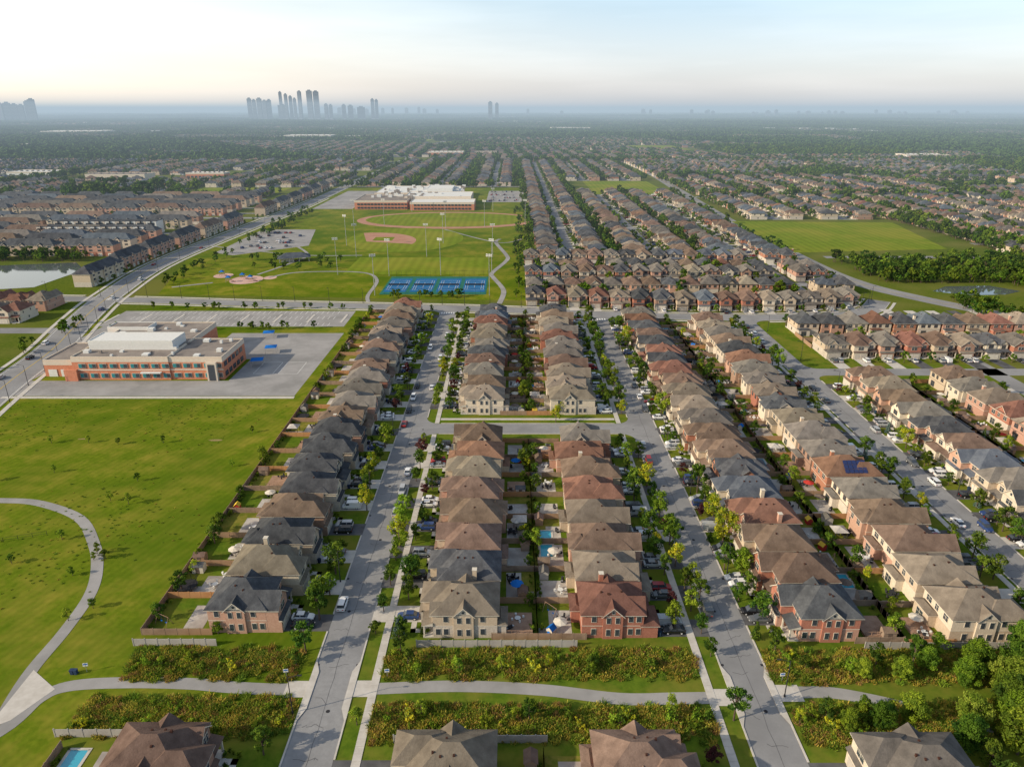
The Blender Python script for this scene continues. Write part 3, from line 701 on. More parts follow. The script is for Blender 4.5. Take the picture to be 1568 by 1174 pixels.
for i in range(16):
    xx=13+11.4*i; me=rand_house(); put(hname(me),me,(xx,mainy(xx)+20,0),-PI/2); gx=xx-2.2; drives.flat(gx-2.6,gx+2.6,mainy(xx)+5.6,mainy(xx)+12,.05,R.choice([0,1]))
    if R.random()<.7: put('parked_car',rcar(),(gx+R.choice([-1.2,1.2]),mainy(xx)+9,.05),PI/2)
    near_trees.append((xx+3.4,mainy(xx)+9.5,0,R.uniform(0,6),R.uniform(.45,.7),R.randint(0,4)))
for x,y in((-252,350),(-264,350),(-276,350),(-252,374),(-264,374),(-277,374),(-289,350),(-289,374)):
    me=rand_house(); put(hname(me),me,(x,y,0),-PI/2 if y<360 else PI/2)
mk('backyard_fence',fence,[M['woodfence'],M['orangefence']])
mk('patio',lots,[M['paver'],M['deck'],M['yard'],M['meadow']])
def kerbline(x,y0,y1,gaps,w=.3):
    y=y0
    for a,b in sorted(gaps)+[(y1,y1)]:
        if a>y: kerbs.box(x-w/2,x+w/2,y,min(a,y1),0,.14,0)
        y=max(y,b)
mid=[(YM-9.2,YM+9.2)]; 
kerbline(XA-HW-.15,50,362,driv[('A',-1)]); kerbline(XA+HW+.15,50,358,driv[('A',1)]+mid)
kerbline(XB-HW-.15,50,350,driv[('B',-1)]+mid); kerbline(XB+HW+.15,50,347,driv[('B',1)])
kerbline(XC-HW-.15,50,342,driv[('C',-1)]); kerbline(XC+HW+.15,50,262,driv[('C',1)])
for s in(-1,1):kerbs.box(XA+9.4,XB-9.4,YM+s*4.15-.15,YM+s*4.15+.15,0,.14,0)
for X in(-25.6,36.4):
    for a,b in((40,YM-4.4),(YM+4.4,352 if X>0 else 360)):
        y=a
        while y<b-1.4: walks.box(X-.75,X+.75,y,y+1.46,0,.11,0); y+=1.5
walks.box(111.4,112.8,60,343,0,.11,0)
walks.box(XA+9,XB-9,YM+7,YM+8.5,0,.11,0)
for X,s in((XA-HW,1),(XA+HW,-1),(XB-HW,1),(XB+HW,-1)):
    yc=102 if X<0 else 100.8
    kerbs.face([(X-s*.3,yc-8,.15),(X+s*1.0,yc-4.5,.15),(X+s*1.0,yc+4.5,.15),(X-s*.3,yc+8,.15)],0)
    kerbs.box(min(X+s*.7,X+s*1.0),max(X+s*.7,X+s*1.0),yc-4.5,yc+4.5,0,.148,0)
mk('sidewalk',walks,[M['concrete']]); mk('kerb',kerbs,[M['kerb']]); mk('driveway',drives,[M['driveasph'],M['concrete']])
paths=MB()
P1=smooth([(-98,83),(-88.3,92.6),(-86.0,100.0),(-82,103),(-71.4,103.8),(-60,103.5),(-52.6,102.7),(-45,102.2),(XA-HW-.5,102.2)])
ribbon(paths,P1,2.8,.06)
P2=smooth([(-190,166),(-155,169.5),(-140,170),(-128.5,168.5),(-113.5,161),(-103,149),(-97,139.3),(-93.3,129.7),(-92,118.1),(-91.9,108),(-91,101),(-89.5,94)])
ribbon(paths,P2,2.6,.065)
P3=smooth([(XA+HW+.5,102.3),(-25.2,102.3),(-10.2,102.9),(5.5,102.0),(19.7,99.9),(30,100),(XB-HW-.5,100.2)])
ribbon(paths,P3,2.8,.06)
P4=smooth([(XB+HW+.5,101.2),(58,101.4),(66,99.5),(76,96),(90,92),(105,92)])
ribbon(paths,P4,2.8,.06)
paths.face([(-91.5,107,.075),(-84.5,102.2,.075),(-88,95,.075),(-91,93,.075)],1)
for x0,x1,y in((XA-HW-4.2,XA-HW-.3,102.2),(XA+HW+.3,XA+HW+3.6,102.3),(XB-HW-3.8,XB-HW-.3,100.2),(XB+HW+.3,XB+HW+4.5,101.2)): paths.flat(x0,x1,y-2.0,y+2.0,.072,1)
for pts,w in(([(-10,590),(-13,574),(-4,520),(-4,500),(-13,460),(-12,447),(-5,412),(-7,381)],3.0),([(-205,420),(-185,432)],2.5),([(-155,446),(-140,462),(-100,462),(-85,440),(-83,400),(-80,385)],2.2),([(-165,455),(-156,485),(-150,520),(-170,560)],2.2),([(-240,560),(-200,540),(-150,520),(-110,520)],2),([(8,590),(-12,574),(-60,640)],2.0)):
    ribbon(paths,smooth(pts),w,.09,0)
mk('footpath',paths,[M['lotasph'],M['concrete']])
mb=MB(); mb.tube((0,0,0),(0,0,2.2),.05,.05,0,6); mb.box(-.45,.45,-.03,.03,1.4,2.1,1); mb.box(-.38,.38,-.045,-.031,1.75,2.0,2)
SG=mb.mesh('path_sign',[M['metal'],M['white'],M['blue']])
for x,y in((-81,106.5),(-42.5,105),(-23.5,105),(50.5,104)): put('path_sign',SG,(x,y,0),R.uniform(-.3,.3))
put('garbage_bin',BIN,(-83.5,106,0)); put('garbage_bin',BIN,(-82.8,106,0))
rf_=MB(); P=[(-142,152),(-126,150),(-117,153)]
for a,b in zip(P,P[1:]):
    d=math.hypot(b[0]-a[0],b[1]-a[1]); n=int(d/2.4)
    for k in range(n+1): x=a[0]+(b[0]-a[0])*k/n; y=a[1]+(b[1]-a[1])*k/n; rf_.tube((x,y,0),(x,y,1.3),.05,.05,0,5)
    for z in(.6,1.25): rf_.tube((*a,z),(*b,z),.03,.03,0,4)
mk('chain_link_fence',rf_,[M['dark']])
fl=MB()
fl.face([(-76.5,113,.02),(-76.5,372,.02),(-190,380,.02),(-215,345,.02),(-200,290,.02),(-190,240,.02),(-175,200,.02),(-230,150,.02),(-230,30,.02),(-76.5,30,.02)],0)
fl.flat(-76.5,-38,98,118,.018,0)
mk('field_grass',fl,[M['lawn']])
yd=MB()
for a,b in((-76.4,XA-HW-.3),(XA+HW+.3,XB-HW-.3),(XB+HW+.3,XC-HW-.3),(XC+HW+.3,XD-HW-.3)): yd.flat(a,b,60,345,.015,0)
mk('lawn',yd,[M['yard']])
strips=[(-73,-42,105.2,112.3),(-76,-40,92,99.6),(-23.5,34.5,105.2,111.8),(-23.5,34.5,91,97.6),(50,112,104.2,111.5),(51,112,90,98)]
sh=[];tf=[]
ms_=MB()
for si,(x0,x1,y0,y1) in enumerate(strips):
    ar=(x1-x0)*(y1-y0)
    def lo_(x): return y0+.6+.75*(.9*math.sin(x*.5+si)+.7*math.sin(x*1.3+2*si))
    def hi_(x): return y1-.6+.75*(.9*math.sin(x*.6+2+si)+.5*math.sin(x*1.7+si))
    n=60
    for i in range(n):
        a=x0+(x1-x0)*i/n;b=x0+(x1-x0)*(i+1)/n; ms_.face([(a,lo_(a),.03),(b,lo_(b),.03),(b,hi_(b),.03),(a,hi_(a),.03)])
    for _ in range(int(ar*.62)):
        x=R.uniform(x0,x1);y=R.uniform(y0,y1)
        if not(lo_(x)<y<hi_(x)): continue
        t=math.sin(x*.35+si)+math.sin(y*.9+x*.13)+R.gauss(0,.7)
        if R.random()<.4 and t>0: continue
        s=R.uniform(.22,.72)
        idx=R.choice([4,3,3,5]) if t>.7 else (R.choice([1,2,2,3]) if t<-.1 else R.choice([1,2,3,7,3]))
        u=R.random()
        if u<.09: s*=2.3; idx=R.choice([0,1,7,2,1])
        sh.append((x,y,0,R.uniform(0,6.28),s,idx))
    for _ in range(int(ar*3.8)):
        x,y=R.uniform(x0-1,x1+1),R.uniform(y0-1,y1+1)
        if lo_(x)<y<hi_(x) or R.random()<.3: tf.append((x,y,0,R.uniform(0,6),R.uniform(.6,1.25),R.choice([0,0,1,3,1,2])))
mk('meadow_soil',ms_,[M['meadow']])
for _ in range(3200):
    x=R.uniform(-185,-77);y=R.uniform(104,243)
    if math.sin(x*.11+1)+math.sin(y*.09)+R.gauss(0,.6)>.4: tf.append((x,y,0,R.uniform(0,6),R.uniform(.12,.45),R.choice([0,3,3,0,1])))
instancer('meadow_shrubs',sh,C_shrub); instancer('garden_shrubs',props,C_shrub); instancer('meadow_grass_tufts',tf,C_tuft)
bf=MB()
for x0,x1,yy in((-75.6,-59,113.6),(-19,13,113.2),(70,100,112.6),(-20,6,90.3),(-78,-62,91.5)):
    bf.box(x0,x1,yy-.05,yy+.05,0,1.7,0)
    for q in np.arange(x0,x1+.1,2.4): bf.box(q-.09,q+.09,yy-.09,yy+.09,0,1.85,0)
mk('boundary_fence',bf,[M['greyfence']])
for x,y,s in((92,91,1),(98,97,1.1),(88,97,.8),(101,104,1.05),(94,104,.85),(103,90,1.2),(84,88,.9),(97,86,1),(108,110,1.1),(106,98,1),(76,89,.7),(80,94,.65),(112,104,1.2),(88,107,.7),(100,111,.8),(64,93.5,.55),(70,95,.6),(58,93,.45),(84,103,.65),(73,104.5,.5),(66,105,.42),(79,107,.55),(90,100,.9),(86,93,.8)):
    put('large_maple_tree',R.choice(T_big),(x,y,0),R.uniform(0,6),s*.85)
for x,y,k,s in((-10,106,'lime',.6),(-2,107,'lime',.5),(3,95,'green',.6),(15,107,'green',.55),(-20,108,'green',.7),(28,96,'lime',.6),(-16,96,'lime',.6),(56,107,'green',.6),(64,106,'lime',.6),(70,108,'green',.7),(55,95,'green',.7),(62,97,'lime',.6),(-23,116,'spruce',.8),(-60,117,'lime',.5),(-41.5,108,'dark',.6),(-27,94,'lime',.6),(50,94,'yellow',.5),(7,108,'yellow',.5),(77,108,'green',.9),(82,110,'lime',.8)):
    addtree(k,x,y,s)
for X,ys_,p in((-27.6,(110,355),.9),(38.6,(95,350),.9),(-40.5,(112,365),.7),(52,(112,345),.85),(-22.6,(112,355),.4),(33.6,(112,350),.5),(109.5,(100,340),.85),(125,(100,260),.85)):
    y=ys_[0]
    while y<ys_[1]:
        if R.random()<p and abs(y-YM)>9: addtree(R.choices(['green','dark','lime','yellow','purple'],[36,18,26,10,4])[0],X+R.uniform(-.4,.4),y,R.choice([.6,.8,1.0,1.25])*R.uniform(.85,1.1))
        y+=R.uniform(6.2,9.8)
for x,y,k,s in((-27.5,148,'yellow',1.2),(-38.8,165,'yellow',1.0),(38.8,149,'lime',1.2),(51.5,148,'yellow',1.35),(-40,205,'dark',.9),(15,222,'yellow',.8),(17,229,'yellow',.8),(-22,112,'dark',.7),(40,132,'lime',.9),(52.5,137,'lime',1.0),(41,128,'green',1.0)): addtree(k,x,y,s)
for u in((-118,141),(-126,205),(-112,206),(-136,206),(-148,206),(-110,170),(-104,168),(-101,136.5),(-112,151),(-150,181),(-93,121),(-90,125),(-135,186),(-86,214),(-84,190),(-108,181),(-99.5,142.5),(-97,143),(-100,145)): addtree(R.choice(['green','lime','lime']),u[0],u[1],.42)
so=MB()
for cx,cy,rx,ry in((-96,208,2.4,.7),(-140,209,1.4,.5)):
    so.face([(cx+rx*math.cos(i*PI/8)*R.uniform(.7,1.15),cy+ry*math.sin(i*PI/8)*R.uniform(.7,1.15),.035) for i in range(16)])
mk('bare_soil',so,[M['soil']])
# ---- school
sc=MB()
def block(mb,x0,x1,y0,y1,h,wall=0,roof=3,par=.5,band=1):
    mb.box(x0,x1,y0,y1,-.1,h,wall); mb.box(x0-.05,x1+.05,y0-.05,y1+.05,h-1.7,h-.05,band)
    mb.flat(x0+.35,x1-.35,y0+.35,y1-.35,h+.05,roof)
    for a in((x0,x1,y0,y0+.3),(x0,x1,y1-.3,y1),(x0,x0+.3,y0+.3,y1-.3),(x1-.3,x1,y0+.3,y1-.3)): mb.box(*a,h,h+par,band)
block(sc,-173,-135,263,312,9.2); block(sc,-135,-114,263.5,288,9.0); block(sc,-187,-173,267,290,6.5)
block(sc,-171,-137,273,285,12.8,4,4,.3,4)
block(sc,-178,-160,300,308,10.5,4,3,.3,4)
sc.box(-173.06,-134.9,262.9,263,4.0,4.5,1); sc.box(-134.9,-113.9,263.38,263.48,4.0,4.5,1)
for fl_ in(1.0,5.0):
    for x in np.arange(-170.5,-117,4.1):
        fy=262.9 if x<-135.5 else 263.4
        sc.box(x,x+2.9,fy-.1,fy,fl_,fl_+1.9,1)
        for k in(0,1): sc.box(x+.12+1.38*k,x+1.4+1.38*k,fy-.16,fy-.1,fl_+.12,fl_+1.78,2 if k else 5)
    for y in np.arange(265,286,4.2): sc.box(-113.95,-113.8,y,y+2.8,fl_,fl_+1.9,2)
for x in(-185.5,-180.5): sc.box(x,x+3.4,266.8,266.95,0,3,4)
sc.box(-146,-138,261.4,262.8,3.2,3.6,4); sc.box(-176,-171,261.6,262.8,0,4.6,0)
sc.box(-120,-116,261.8,263.2,0,7.6,1); sc.box(-119.3,-116.7,261.7,261.79,.2,6.8,2)
for _ in range(26):
    x=R.uniform(-170,-117);y=R.uniform(265,286) if x>-137 else R.choice([R.uniform(265,271),R.uniform(287,310)]); s=R.uniform(.4,1.3); sc.box(x-s,x+s,y-s,y+s,9.2,9.2+R.uniform(.5,1.5),4 if R.random()<.6 else 3)
M['teal']=mat('teal_panel',(.05,.22,.24)); M['roofflat']=mat('flat_roof_membrane',(.20,.175,.16),(.29,.255,.23),.15,detail=4); M['schoolbrick']=mat('school_brick',(.50,.20,.12),(.58,.25,.16),1.5); M['cream']=mat('school_cream',(.58,.51,.42),(.64,.56,.47),1)
SM=[M['schoolbrick'],M['cream'],M['glass'],M['roofflat'],M['offwhite'],M['teal']]
mk('school_building',sc,SM)
pl=MB()
pl.face([(-190,246,.03),(-81.5,246,.03),(-80.5,326,.03),(-112,326,.03),(-112,262,.03),(-190,262,.03)],0)
pl.flat(-205,-83,337,366,.03,0)
pl.face([(-112,288,.032),(-134,288,.032),(-134,326,.032),(-112,326,.032)],0); pl.flat(-202,-190,262,337,.034,0)
for x in np.arange(-195,-90,2.8):
    for y0 in(338,350,360): pl.flat(x,x+.18,y0,y0+5.2,.045,2)
ribbonbox(pl,[(-190,244.5),(-81,244.5)],1.8,0,.1,1)
for x in np.arange(-205,-85,17): pl.box(x-.6,x+.6,344,359,0,.13,1)
for cx in(-101,-91): # painted ball courts in the school yard
    for a in((cx-4,cx+4,270,270.15),(cx-4,cx+4,284,284.15),(cx-4,cx-3.85,270,284),(cx+3.85,cx+4,270,284)): pl.flat(*a,.045,2)
pl.face([(-222,640,.05),(-175,640,.05),(-160,560,.05),(-205,520,.05),(-222,530,.05)],0)
pl.flat(-30,16,840,960,.05,0); pl.flat(-215,-172,780,960,.05,0)
mk('parking_lot',pl,[M['lotasph'],M['concrete'],M['white']])
for x,y in((-106.4,280),(-106,297),(-114,319)):
    mb=MB(); 
    for a,b in((-2.5,-2.5),(2.5,-2.5),(2.5,2.5),(-2.5,2.5)): mb.tube((a*.9,b*.9,0),(a*.9,b*.9,2.8),.07,.07,1,6)
    for i in range(4):
        q=[(-2.5,-2.5),(2.5,-2.5),(2.5,2.5),(-2.5,2.5)]; a=q[i];b=q[(i+1)%4]; mb.face([(a[0],a[1],2.8),(b[0],b[1],2.8),(0,0,3.5)],0)
    put('shade_canopy',mb.mesh('shade_canopy',[M['blue'],M['metal']]),(x,y,0),.2)
# ---- park
pk=MB()
pk.face([(-205,402,.02),(8,388,.02),(10,600,.02),(14,1000,.02),(-222,1000,.02),(-236,520,.02)],0)
pk.flat(-110,-16,456,512,.05,1)
def disc(mb,cx,cy,rx,ry,z,m,n=40): mb.face([(cx+rx*math.cos(2*PI*i/n),cy+ry*math.sin(2*PI*i/n),z) for i in range(n)],m)
disc(pk,-62,700,88,56,.05,2); disc(pk,-62,702,80,47,.09,1); disc(pk,-88,590,48,58,.12,1)
pk.face([(-118,578,.16)]+[(-118+40*math.cos(t*PI/24),578+44*math.sin(t*PI/24),.16) for t in range(-2,15)],2)
pk.face([(-114,582,.2),(-98,582,.2),(-98,599,.2),(-114,599,.2)],1)
disc(pk,-167,440,10,12,.06,3); disc(pk,-186,452,6,7,.06,3); disc(pk,-154,446,4,5,.06,3)
pk.flat(105,200,922,1097,.05,1)
pk.face([(207,530,.05),(334,545,.05),(360,682,.05),(210,690,.05)],1)
GR=((-1700,-1350,1800,2150),(260,470,1950,2200),(1300,1500,1750,1980),(-450,-280,2500,2700),(600,900,2700,3000),(-2600,-2100,2800,3300),(600,720,1000,1090),(300,400,880,930),(-420,-300,930,1000))
for a in GR: pk.flat(*a,.6 if a[2]>1500 else .07,1)
mk('park_grass',pk,[M['lawn'],M['sport'],M['clay'],M['pink'],M['concrete']])
tc=MB(); tc.flat(-77,-15,402,449,.05,0)
for i in range(4):
    cx=-69.2+15.5*i
    tc.flat(cx-6.6,cx+6.6,408,443,.07,1)
    for x in(-5.5,-4.1,4.1,5.5): tc.flat(cx+x-.06,cx+x+.06,413.5,437.5,.09,2)
    for y in(413.5,419,431.9,437.4): tc.flat(cx-5.5,cx+5.5,y,y+.14,.092,2)
    tc.flat(cx-.06,cx+.06,419,432,.091,2); tc.box(cx-6,cx+6,425.4,425.5,.1,1.0,3)
for x in np.arange(-77,-14,3.1):
    for y in(402,449): tc.tube((x,y,0),(x,y,3.6),.05,.05,3,4,False)
for y in(402,449): tc.box(-77,-15,y-.03,y+.03,3.55,3.62,3)
mk('tennis_courts',tc,[M['courtgreen'],M['courtblue'],M['white'],M['dark']])
mb=MB(); mb.tube((0,0,0),(0,0,24),.22,.12,0,8); mb.box(-1.7,1.7,-.1,.1,23.2,23.5,0)
for x in(-1.4,-.5,.5,1.4):
    for z in(23.6,22.7): mb.box(x-.3,x+.3,-.35,.05,z-.25,z+.3,1)
FL=mb.mesh('floodlight_pole',[M['metal'],M['offwhite']])
for x,y in((-79,400),(-79,451),(-13,400),(-13,451),(-46,453),(-113,455),(-113,514),(-14,514),(-62,515),(-55,570),(-130,560),(-60,650),(-25,655),(-118,665),(-145,660),(12,660),(-105,760),(-20,760)): put('floodlight_pole',FL,(x,y,0),R.uniform(-.5,.5))
pg=MB()
for x,y in((-170,442),(-163,436),(-176,434),(-186,450)):
    for a in(-1.2,1.2):
        for b in(-1.2,1.2): pg.tube((x+a,y+b,0),(x+a,y+b,3),.08,.08,0,6)
    pg.box(x-1.3,x+1.3,y-1.3,y+1.3,1.4,1.55,1)
    for i in range(4):
        q=[(-1.5,-1.5),(1.5,-1.5),(1.5,1.5),(-1.5,1.5)];a=q[i];b=q[(i+1)%4];pg.face([(x+a[0],y+a[1],3),(x+b[0],y+b[1],3),(x,y,4.2)],2)
    pg.face([(x+1.3,y-.4,1.5),(x+1.3,y+.4,1.5),(x+4.2,y+.4,.2),(x+4.2,y-.4,.2)],3)
mk('playground_equipment',pg,[M['metal'],M['deck'],M['blue'],M['red']])
pv=MB()
for a in(-10,-3.3,3.3,10):
    for b in(-5,5): pv.box(a-.2,a+.2,b-.2,b+.2,0,3,3)
pv.box(-9,0,-4,4,0,3,2); hip(pv,-11,11,-6,6,3,.45,.3)
put('park_pavilion',pv.mesh('park_pavilion',[M['roof_slate'],M['wall_stone'],M['wall_stone'],M['trim'],M['glass']]),(-154,500,0),.3)
hs=MB()
block(hs,-168,-112,775,835,9); block(hs,-108,-40,768,800,8,0,4); block(hs,-118,-45,800,850,10.5,1,4); block(hs,-160,-60,850,930,9,0,4); block(hs,-100,-70,860,900,13,4,4,.3,4)
for x in np.arange(-165,-45,3.6):
    if -113<x<-107: continue
    yy=774.7 if x<-110 else 767.7
    hs.box(x,x+2.6,yy,yy+.2,1,2.9,2); hs.box(x,x+2.6,yy,yy+.2,4.6,6.4,2)
for _ in range(60):
    x=R.uniform(-155,-50);y=R.uniform(800,925);s=R.uniform(1,3);hs.box(x-s,x+s,y-s,y+s,9,R.uniform(11,12),R.choice([3,4]))
mk('high_school_building',hs,SM)
for (x,y,w_,d_,h_,wm,rm) in((-600,1130,90,34,8,1,3),(-480,1165,60,26,7,0,4),(-760,1180,70,40,8,4,4),(-820,760,60,24,7,1,3),(-740,2760,170,90,12,4,4),(-560,2740,90,60,10,1,4),(-150,1700,80,40,10,0,4),(-60,1720,50,40,9,0,3),(880,1600,90,50,10,4,4),(760,760,60,40,9,4,4),(-1300,2100,120,60,10,4,4),(1500,2500,160,80,11,4,4),(-1900,3300,260,120,12,4,4),(300,3900,200,100,12,4,4)):
    mb=MB(); block(mb,-w_/2,w_/2,-d_/2,d_/2,h_,wm,rm,.6,1); 
    for k in range(int(w_/6)): mb.box(-w_/2+2+6*k,-w_/2+6+6*k,-d_/2-.2,-d_/2-.06,.3,3,2)
    for k in range(8): mb.box(-w_/2+w_*(k+.3)/8,-w_/2+w_*(k+.5)/8,-3,2,h_,h_+1.4,3)
    put('commercial_building',mb.mesh('commercial_building',SM),(x,y,0))
wt=MB(); wt.face([(-440,420,.06),(-330,408,.06),(-288,420,.06),(-286,470,.06),(-305,494,.06),(-350,484,.06),(-450,500,.06)]); 
wt.face([(248,410,.06),(262,400,.06),(286,402,.06),(300,410,.06),(290,424,.06),(262,422,.06)])
mk('pond_water',wt,[M['water']])
# ---- mid distance neighbourhoods
EX=[(-222,-18,372,1000),(-18,12,372,1000),(102,204,915,1100),(196,224,380,4300),(200,366,526,700),(-250,-214,300,4300),(200,420,380,500),(-480,-270,398,505),(-560,-380,840,960),(-760,-560,560,690),(600,760,560,660),(-480,-270,1180,1290),(420,560,1130,1260),(-1100,-900,1000,1200),(-670,-430,1085,1200),(-840,-700,1120,1230),(-870,-760,720,800),(700,820,720,800),(820,1000,1180,1300)]+list(GR)
def excl(x,y): return any(a<=x<=b and c<=y<=d for a,b,c,d in EX)
hp=[];tp=[];cp=[];rd=MB();th=[]
def colx(y):
    for a,b in zip(collector,collector[1:]):
        if a[1]<=y<=b[1]: return a[0]+(b[0]-a[0])*(y-a[1])/(b[1]-a[1]+1e-9)
    return -230
y=440
while y<1000:
    if not(690<y<735): th.append((colx(y)-20,y,0,PI/2,1,R.randint(0,5)))
    for k in(-14,0,14): tp.append((colx(y)-11.5,y+k,0,0,R.uniform(.45,.7),R.randint(0,4)))
    y+=44
for yb in np.arange(535,850,42):
    if abs(yb-712)<22: continue
    x=-290
    rd.face([(-262,yb-3.5,.05),(-262,yb+3.5,.05),(-700,yb+3.5,.05),(-700,yb-3.5,.05)],0)
    while x>-690:
        if not(excl(x-20,yb) or (-410<x-20<-290 and 585<yb<650)):
            for sd in(-1,1):
                th.append((x-20,yb+sd*12.5,0,0,1,R.randint(0,5)))
                for k in range(5):
                    if R.random()<.6: tp.append((x-40+8*k,yb+sd*R.uniform(19.5,22),0,R.uniform(0,6),R.uniform(.45,.9),R.randint(0,4)))
                    if R.random()<.5: cp.append((x-40+8*k,yb+sd*5,.06,PI/2,1,R.randint(0,8)))
        x-=43
ST=stacked()
for x,y in((-348,592),(-352,622)): put('stacked_townhouses',ST,(x,y,0))
def fill(x0,x1,y0,y1,pitch=68,lot=11.6,swap=False,blk=17,tw=1.0):
    a0,a1,b0,b1=(x0,x1,y0,y1) if not swap else (y0,y1,x0,x1)
    n=max(1,int((a1-a0)/pitch)); pt=(a1-a0)/n; off=R.randint(0,blk)
    def X(a,b): return (a,b) if not swap else (b,a)
    for i in range(n):
        s=a0+pt*(i+.5); k=off
        b=b0
        while b<b1:
            k+=1
            x,y=X(s,b+lot/2)
            if abs(x)>.76*y+60 or y<200: b+=lot; continue
            cross=(k%blk==0)
            if excl(x,y): b+=lot; continue
            q=[X(s-4,b),X(s+4,b),X(s+4,b+lot),X(s-4,b+lot)]; rd.face([(c[0],c[1],.05) for c in q],0)
            if cross:
                q=[X(s-pt/2,b+2),X(s+pt/2,b+2),X(s+pt/2,b+10),X(s-pt/2,b+10)]; rd.face([(c[0],c[1],.06) for c in q],0)
                b+=lot; continue
            for sd in(-1,1):
                hx,hy=X(s+sd*(17.0+R.uniform(-1,1)),b+lot/2)
                if excl(hx,hy): continue
                rot=(0 if sd<0 else PI) if not swap else (PI/2 if sd<0 else -PI/2)
                idx=R.randint(0,17) if (x<-200 or R.random()<.45) else R.randint(8,35)
                if R.random()<.96: hp.append((hx,hy,0,rot,1.0,idx))
                q=[X(s+sd*4,b+1),X(s+sd*10,b+1),X(s+sd*10,b+6),X(s+sd*4,b+6)]; rd.face([(c[0],c[1],.055) for c in q],1 if R.random()<.5 else 2)
                if R.random()<.6:
                    cx,cy=X(s+sd*7,b+2.3+R.choice([0,2.4])); cp.append((cx,cy,.06,rot,1,R.randint(0,8)))
                if R.random()<.75*tw: tx,ty=X(s+sd*6.2,b+R.uniform(7,10)); tp.append((tx,ty,0,R.uniform(0,6),R.uniform(.6,1.15),R.randint(0,4)))
                for _ in range(2):
                    if R.random()<.78*tw: tx,ty=X(s+sd*R.uniform(25.5,pt/2+1),b+R.uniform(0,lot)); tp.append((tx,ty,0,R.uniform(0,6),R.uniform(.6,1.35)*(1.2 if y>900 else 1),R.randint(0,4)))
            b+=lot
fill(8,200,400,508,54,11.2,True,tw=.8)
fill(12,200,512,915,56,tw=.85); fill(12,200,915,1500,60); fill(224,560,700,1130,60,tw=.95); fill(560,900,700,1500,62,swap=True);fill(224,560,1130,1500,60,swap=True); fill(366,560,515,700,60)
fill(560,800,515,700,60,swap=True)
fill(215,366,500,526,26,swap=True); fill(900,1300,860,1500,62); fill(420,800,440,515,37,swap=True)
fill(-215,12,1010,1500,62,swap=False)
fill(-294,-252,1010,1500,42); fill(-1300,-700,865,1500,60,swap=True); fill(-700,-294,865,1500,60); fill(-1000,-700,500,865,60)
fill(-420,-296,300,396,48,swap=True)
allh=[]
for i in range(36):
    sh_=[0,1,2,3,7,8,9][i%7]
    r=['char','brown','grey','char','slate','brown'][i%6] if i<18 else R.choices(RK,RW)[0]
    u=R.choices(WK,WW)[0]
    allh.append(('detached_house_%02d'%i,house_mesh(sh_,r,u,R.choice([u,'stone']),R.choice(['trim','trimbrown']))))
C_house=coll_of('house_types',allh)
instancer('distant_houses',hp,C_house); instancer('distant_townhouses',th,C_ter); instancer('distant_parked_cars',cp,C_car)
mk('neighbourhood_street',rd,[M['asphalt'],M['driveasph'],M['concrete']])
pc=[]
for _ in range(26): pc.append((R.uniform(-215,-172),R.choice([548,556,572,580,596,604,620]),.06,PI/2,1,R.randint(0,8)))
for _ in range(40): pc.append((R.uniform(-28,14),R.choice([850,858,880,888,910,918,945]),.06,PI/2,1,R.randint(0,8)))
for k in range(12):
    p=collector[8+3*k]; pc.append((p[0]+R.choice([-3.6,3.6]),p[1]+R.uniform(-10,10),.05,PI/2+.08,1,R.randint(0,8)))
instancer('parking_lot_cars',pc,C_car)
def woods(x0,x1,y0,y1,n,s0=.8,s1=1.5):
    for _ in range(n):
        x=R.uniform(x0,x1);y=R.uniform(y0,y1)
        tp.append((x,y,0,R.uniform(0,6),R.uniform(s0,s1),R.randint(0,4)))
woods(226,470,432,498,460,.6,1.4); woods(235,330,430,436,50,.5,.9); woods(305,460,385,445,220,.7,1.3); woods(240,262,352,392,40,.5,.9)
woods(-480,-305,496,512,120,.7,1.2); woods(-560,-400,840,960,50,1.6,2.8); woods(490,920,1660,2050,1500,1.3,2.2); woods(800,1250,1250,1500,800,1.2,2.2); woods(-240,10,1000,1010,60)
woods(366,376,520,700,90,.8,1.3); woods(560,640,440,700,200,.9,1.6); woods(-216,-206,410,760,50,.5,.8); woods(-75,8,392,398,14,.5,.7); woods(2,9,400,770,40,.5,.9); woods(-222,-205,640,780,20,.5,.9)
woods(-200,-90,330,334,14,.45,.6); woods(-200,-90,368,372,16,.45,.6); woods(-222,-212,250,345,14,.5,.7); woods(-190,-120,468,512,24,.5,.8)
for x0,x1,y0,y1,n in((-420,-300,1180,1290,60),(-760,-560,560,690,40),(600,760,560,660,80),(420,560,1130,1260,200),(-1100,-900,1000,1200,150),(700,1300,900,930,200),(-900,-240,1490,1500,260),(12,1100,1488,1500,380),(560,568,700,1500,200),(-706,-698,860,1500,160),(-1300,-300,862,872,160),(224,900,1128,1140,240),(820,1000,1180,1300,340),(600,720,992,1004,40),(224,560,866,876,110),(376,384,520,860,90)): woods(x0,x1,y0,y1,n,.9,1.9)
tp+=near_trees
instancer('distant_trees',tp,C_mid)
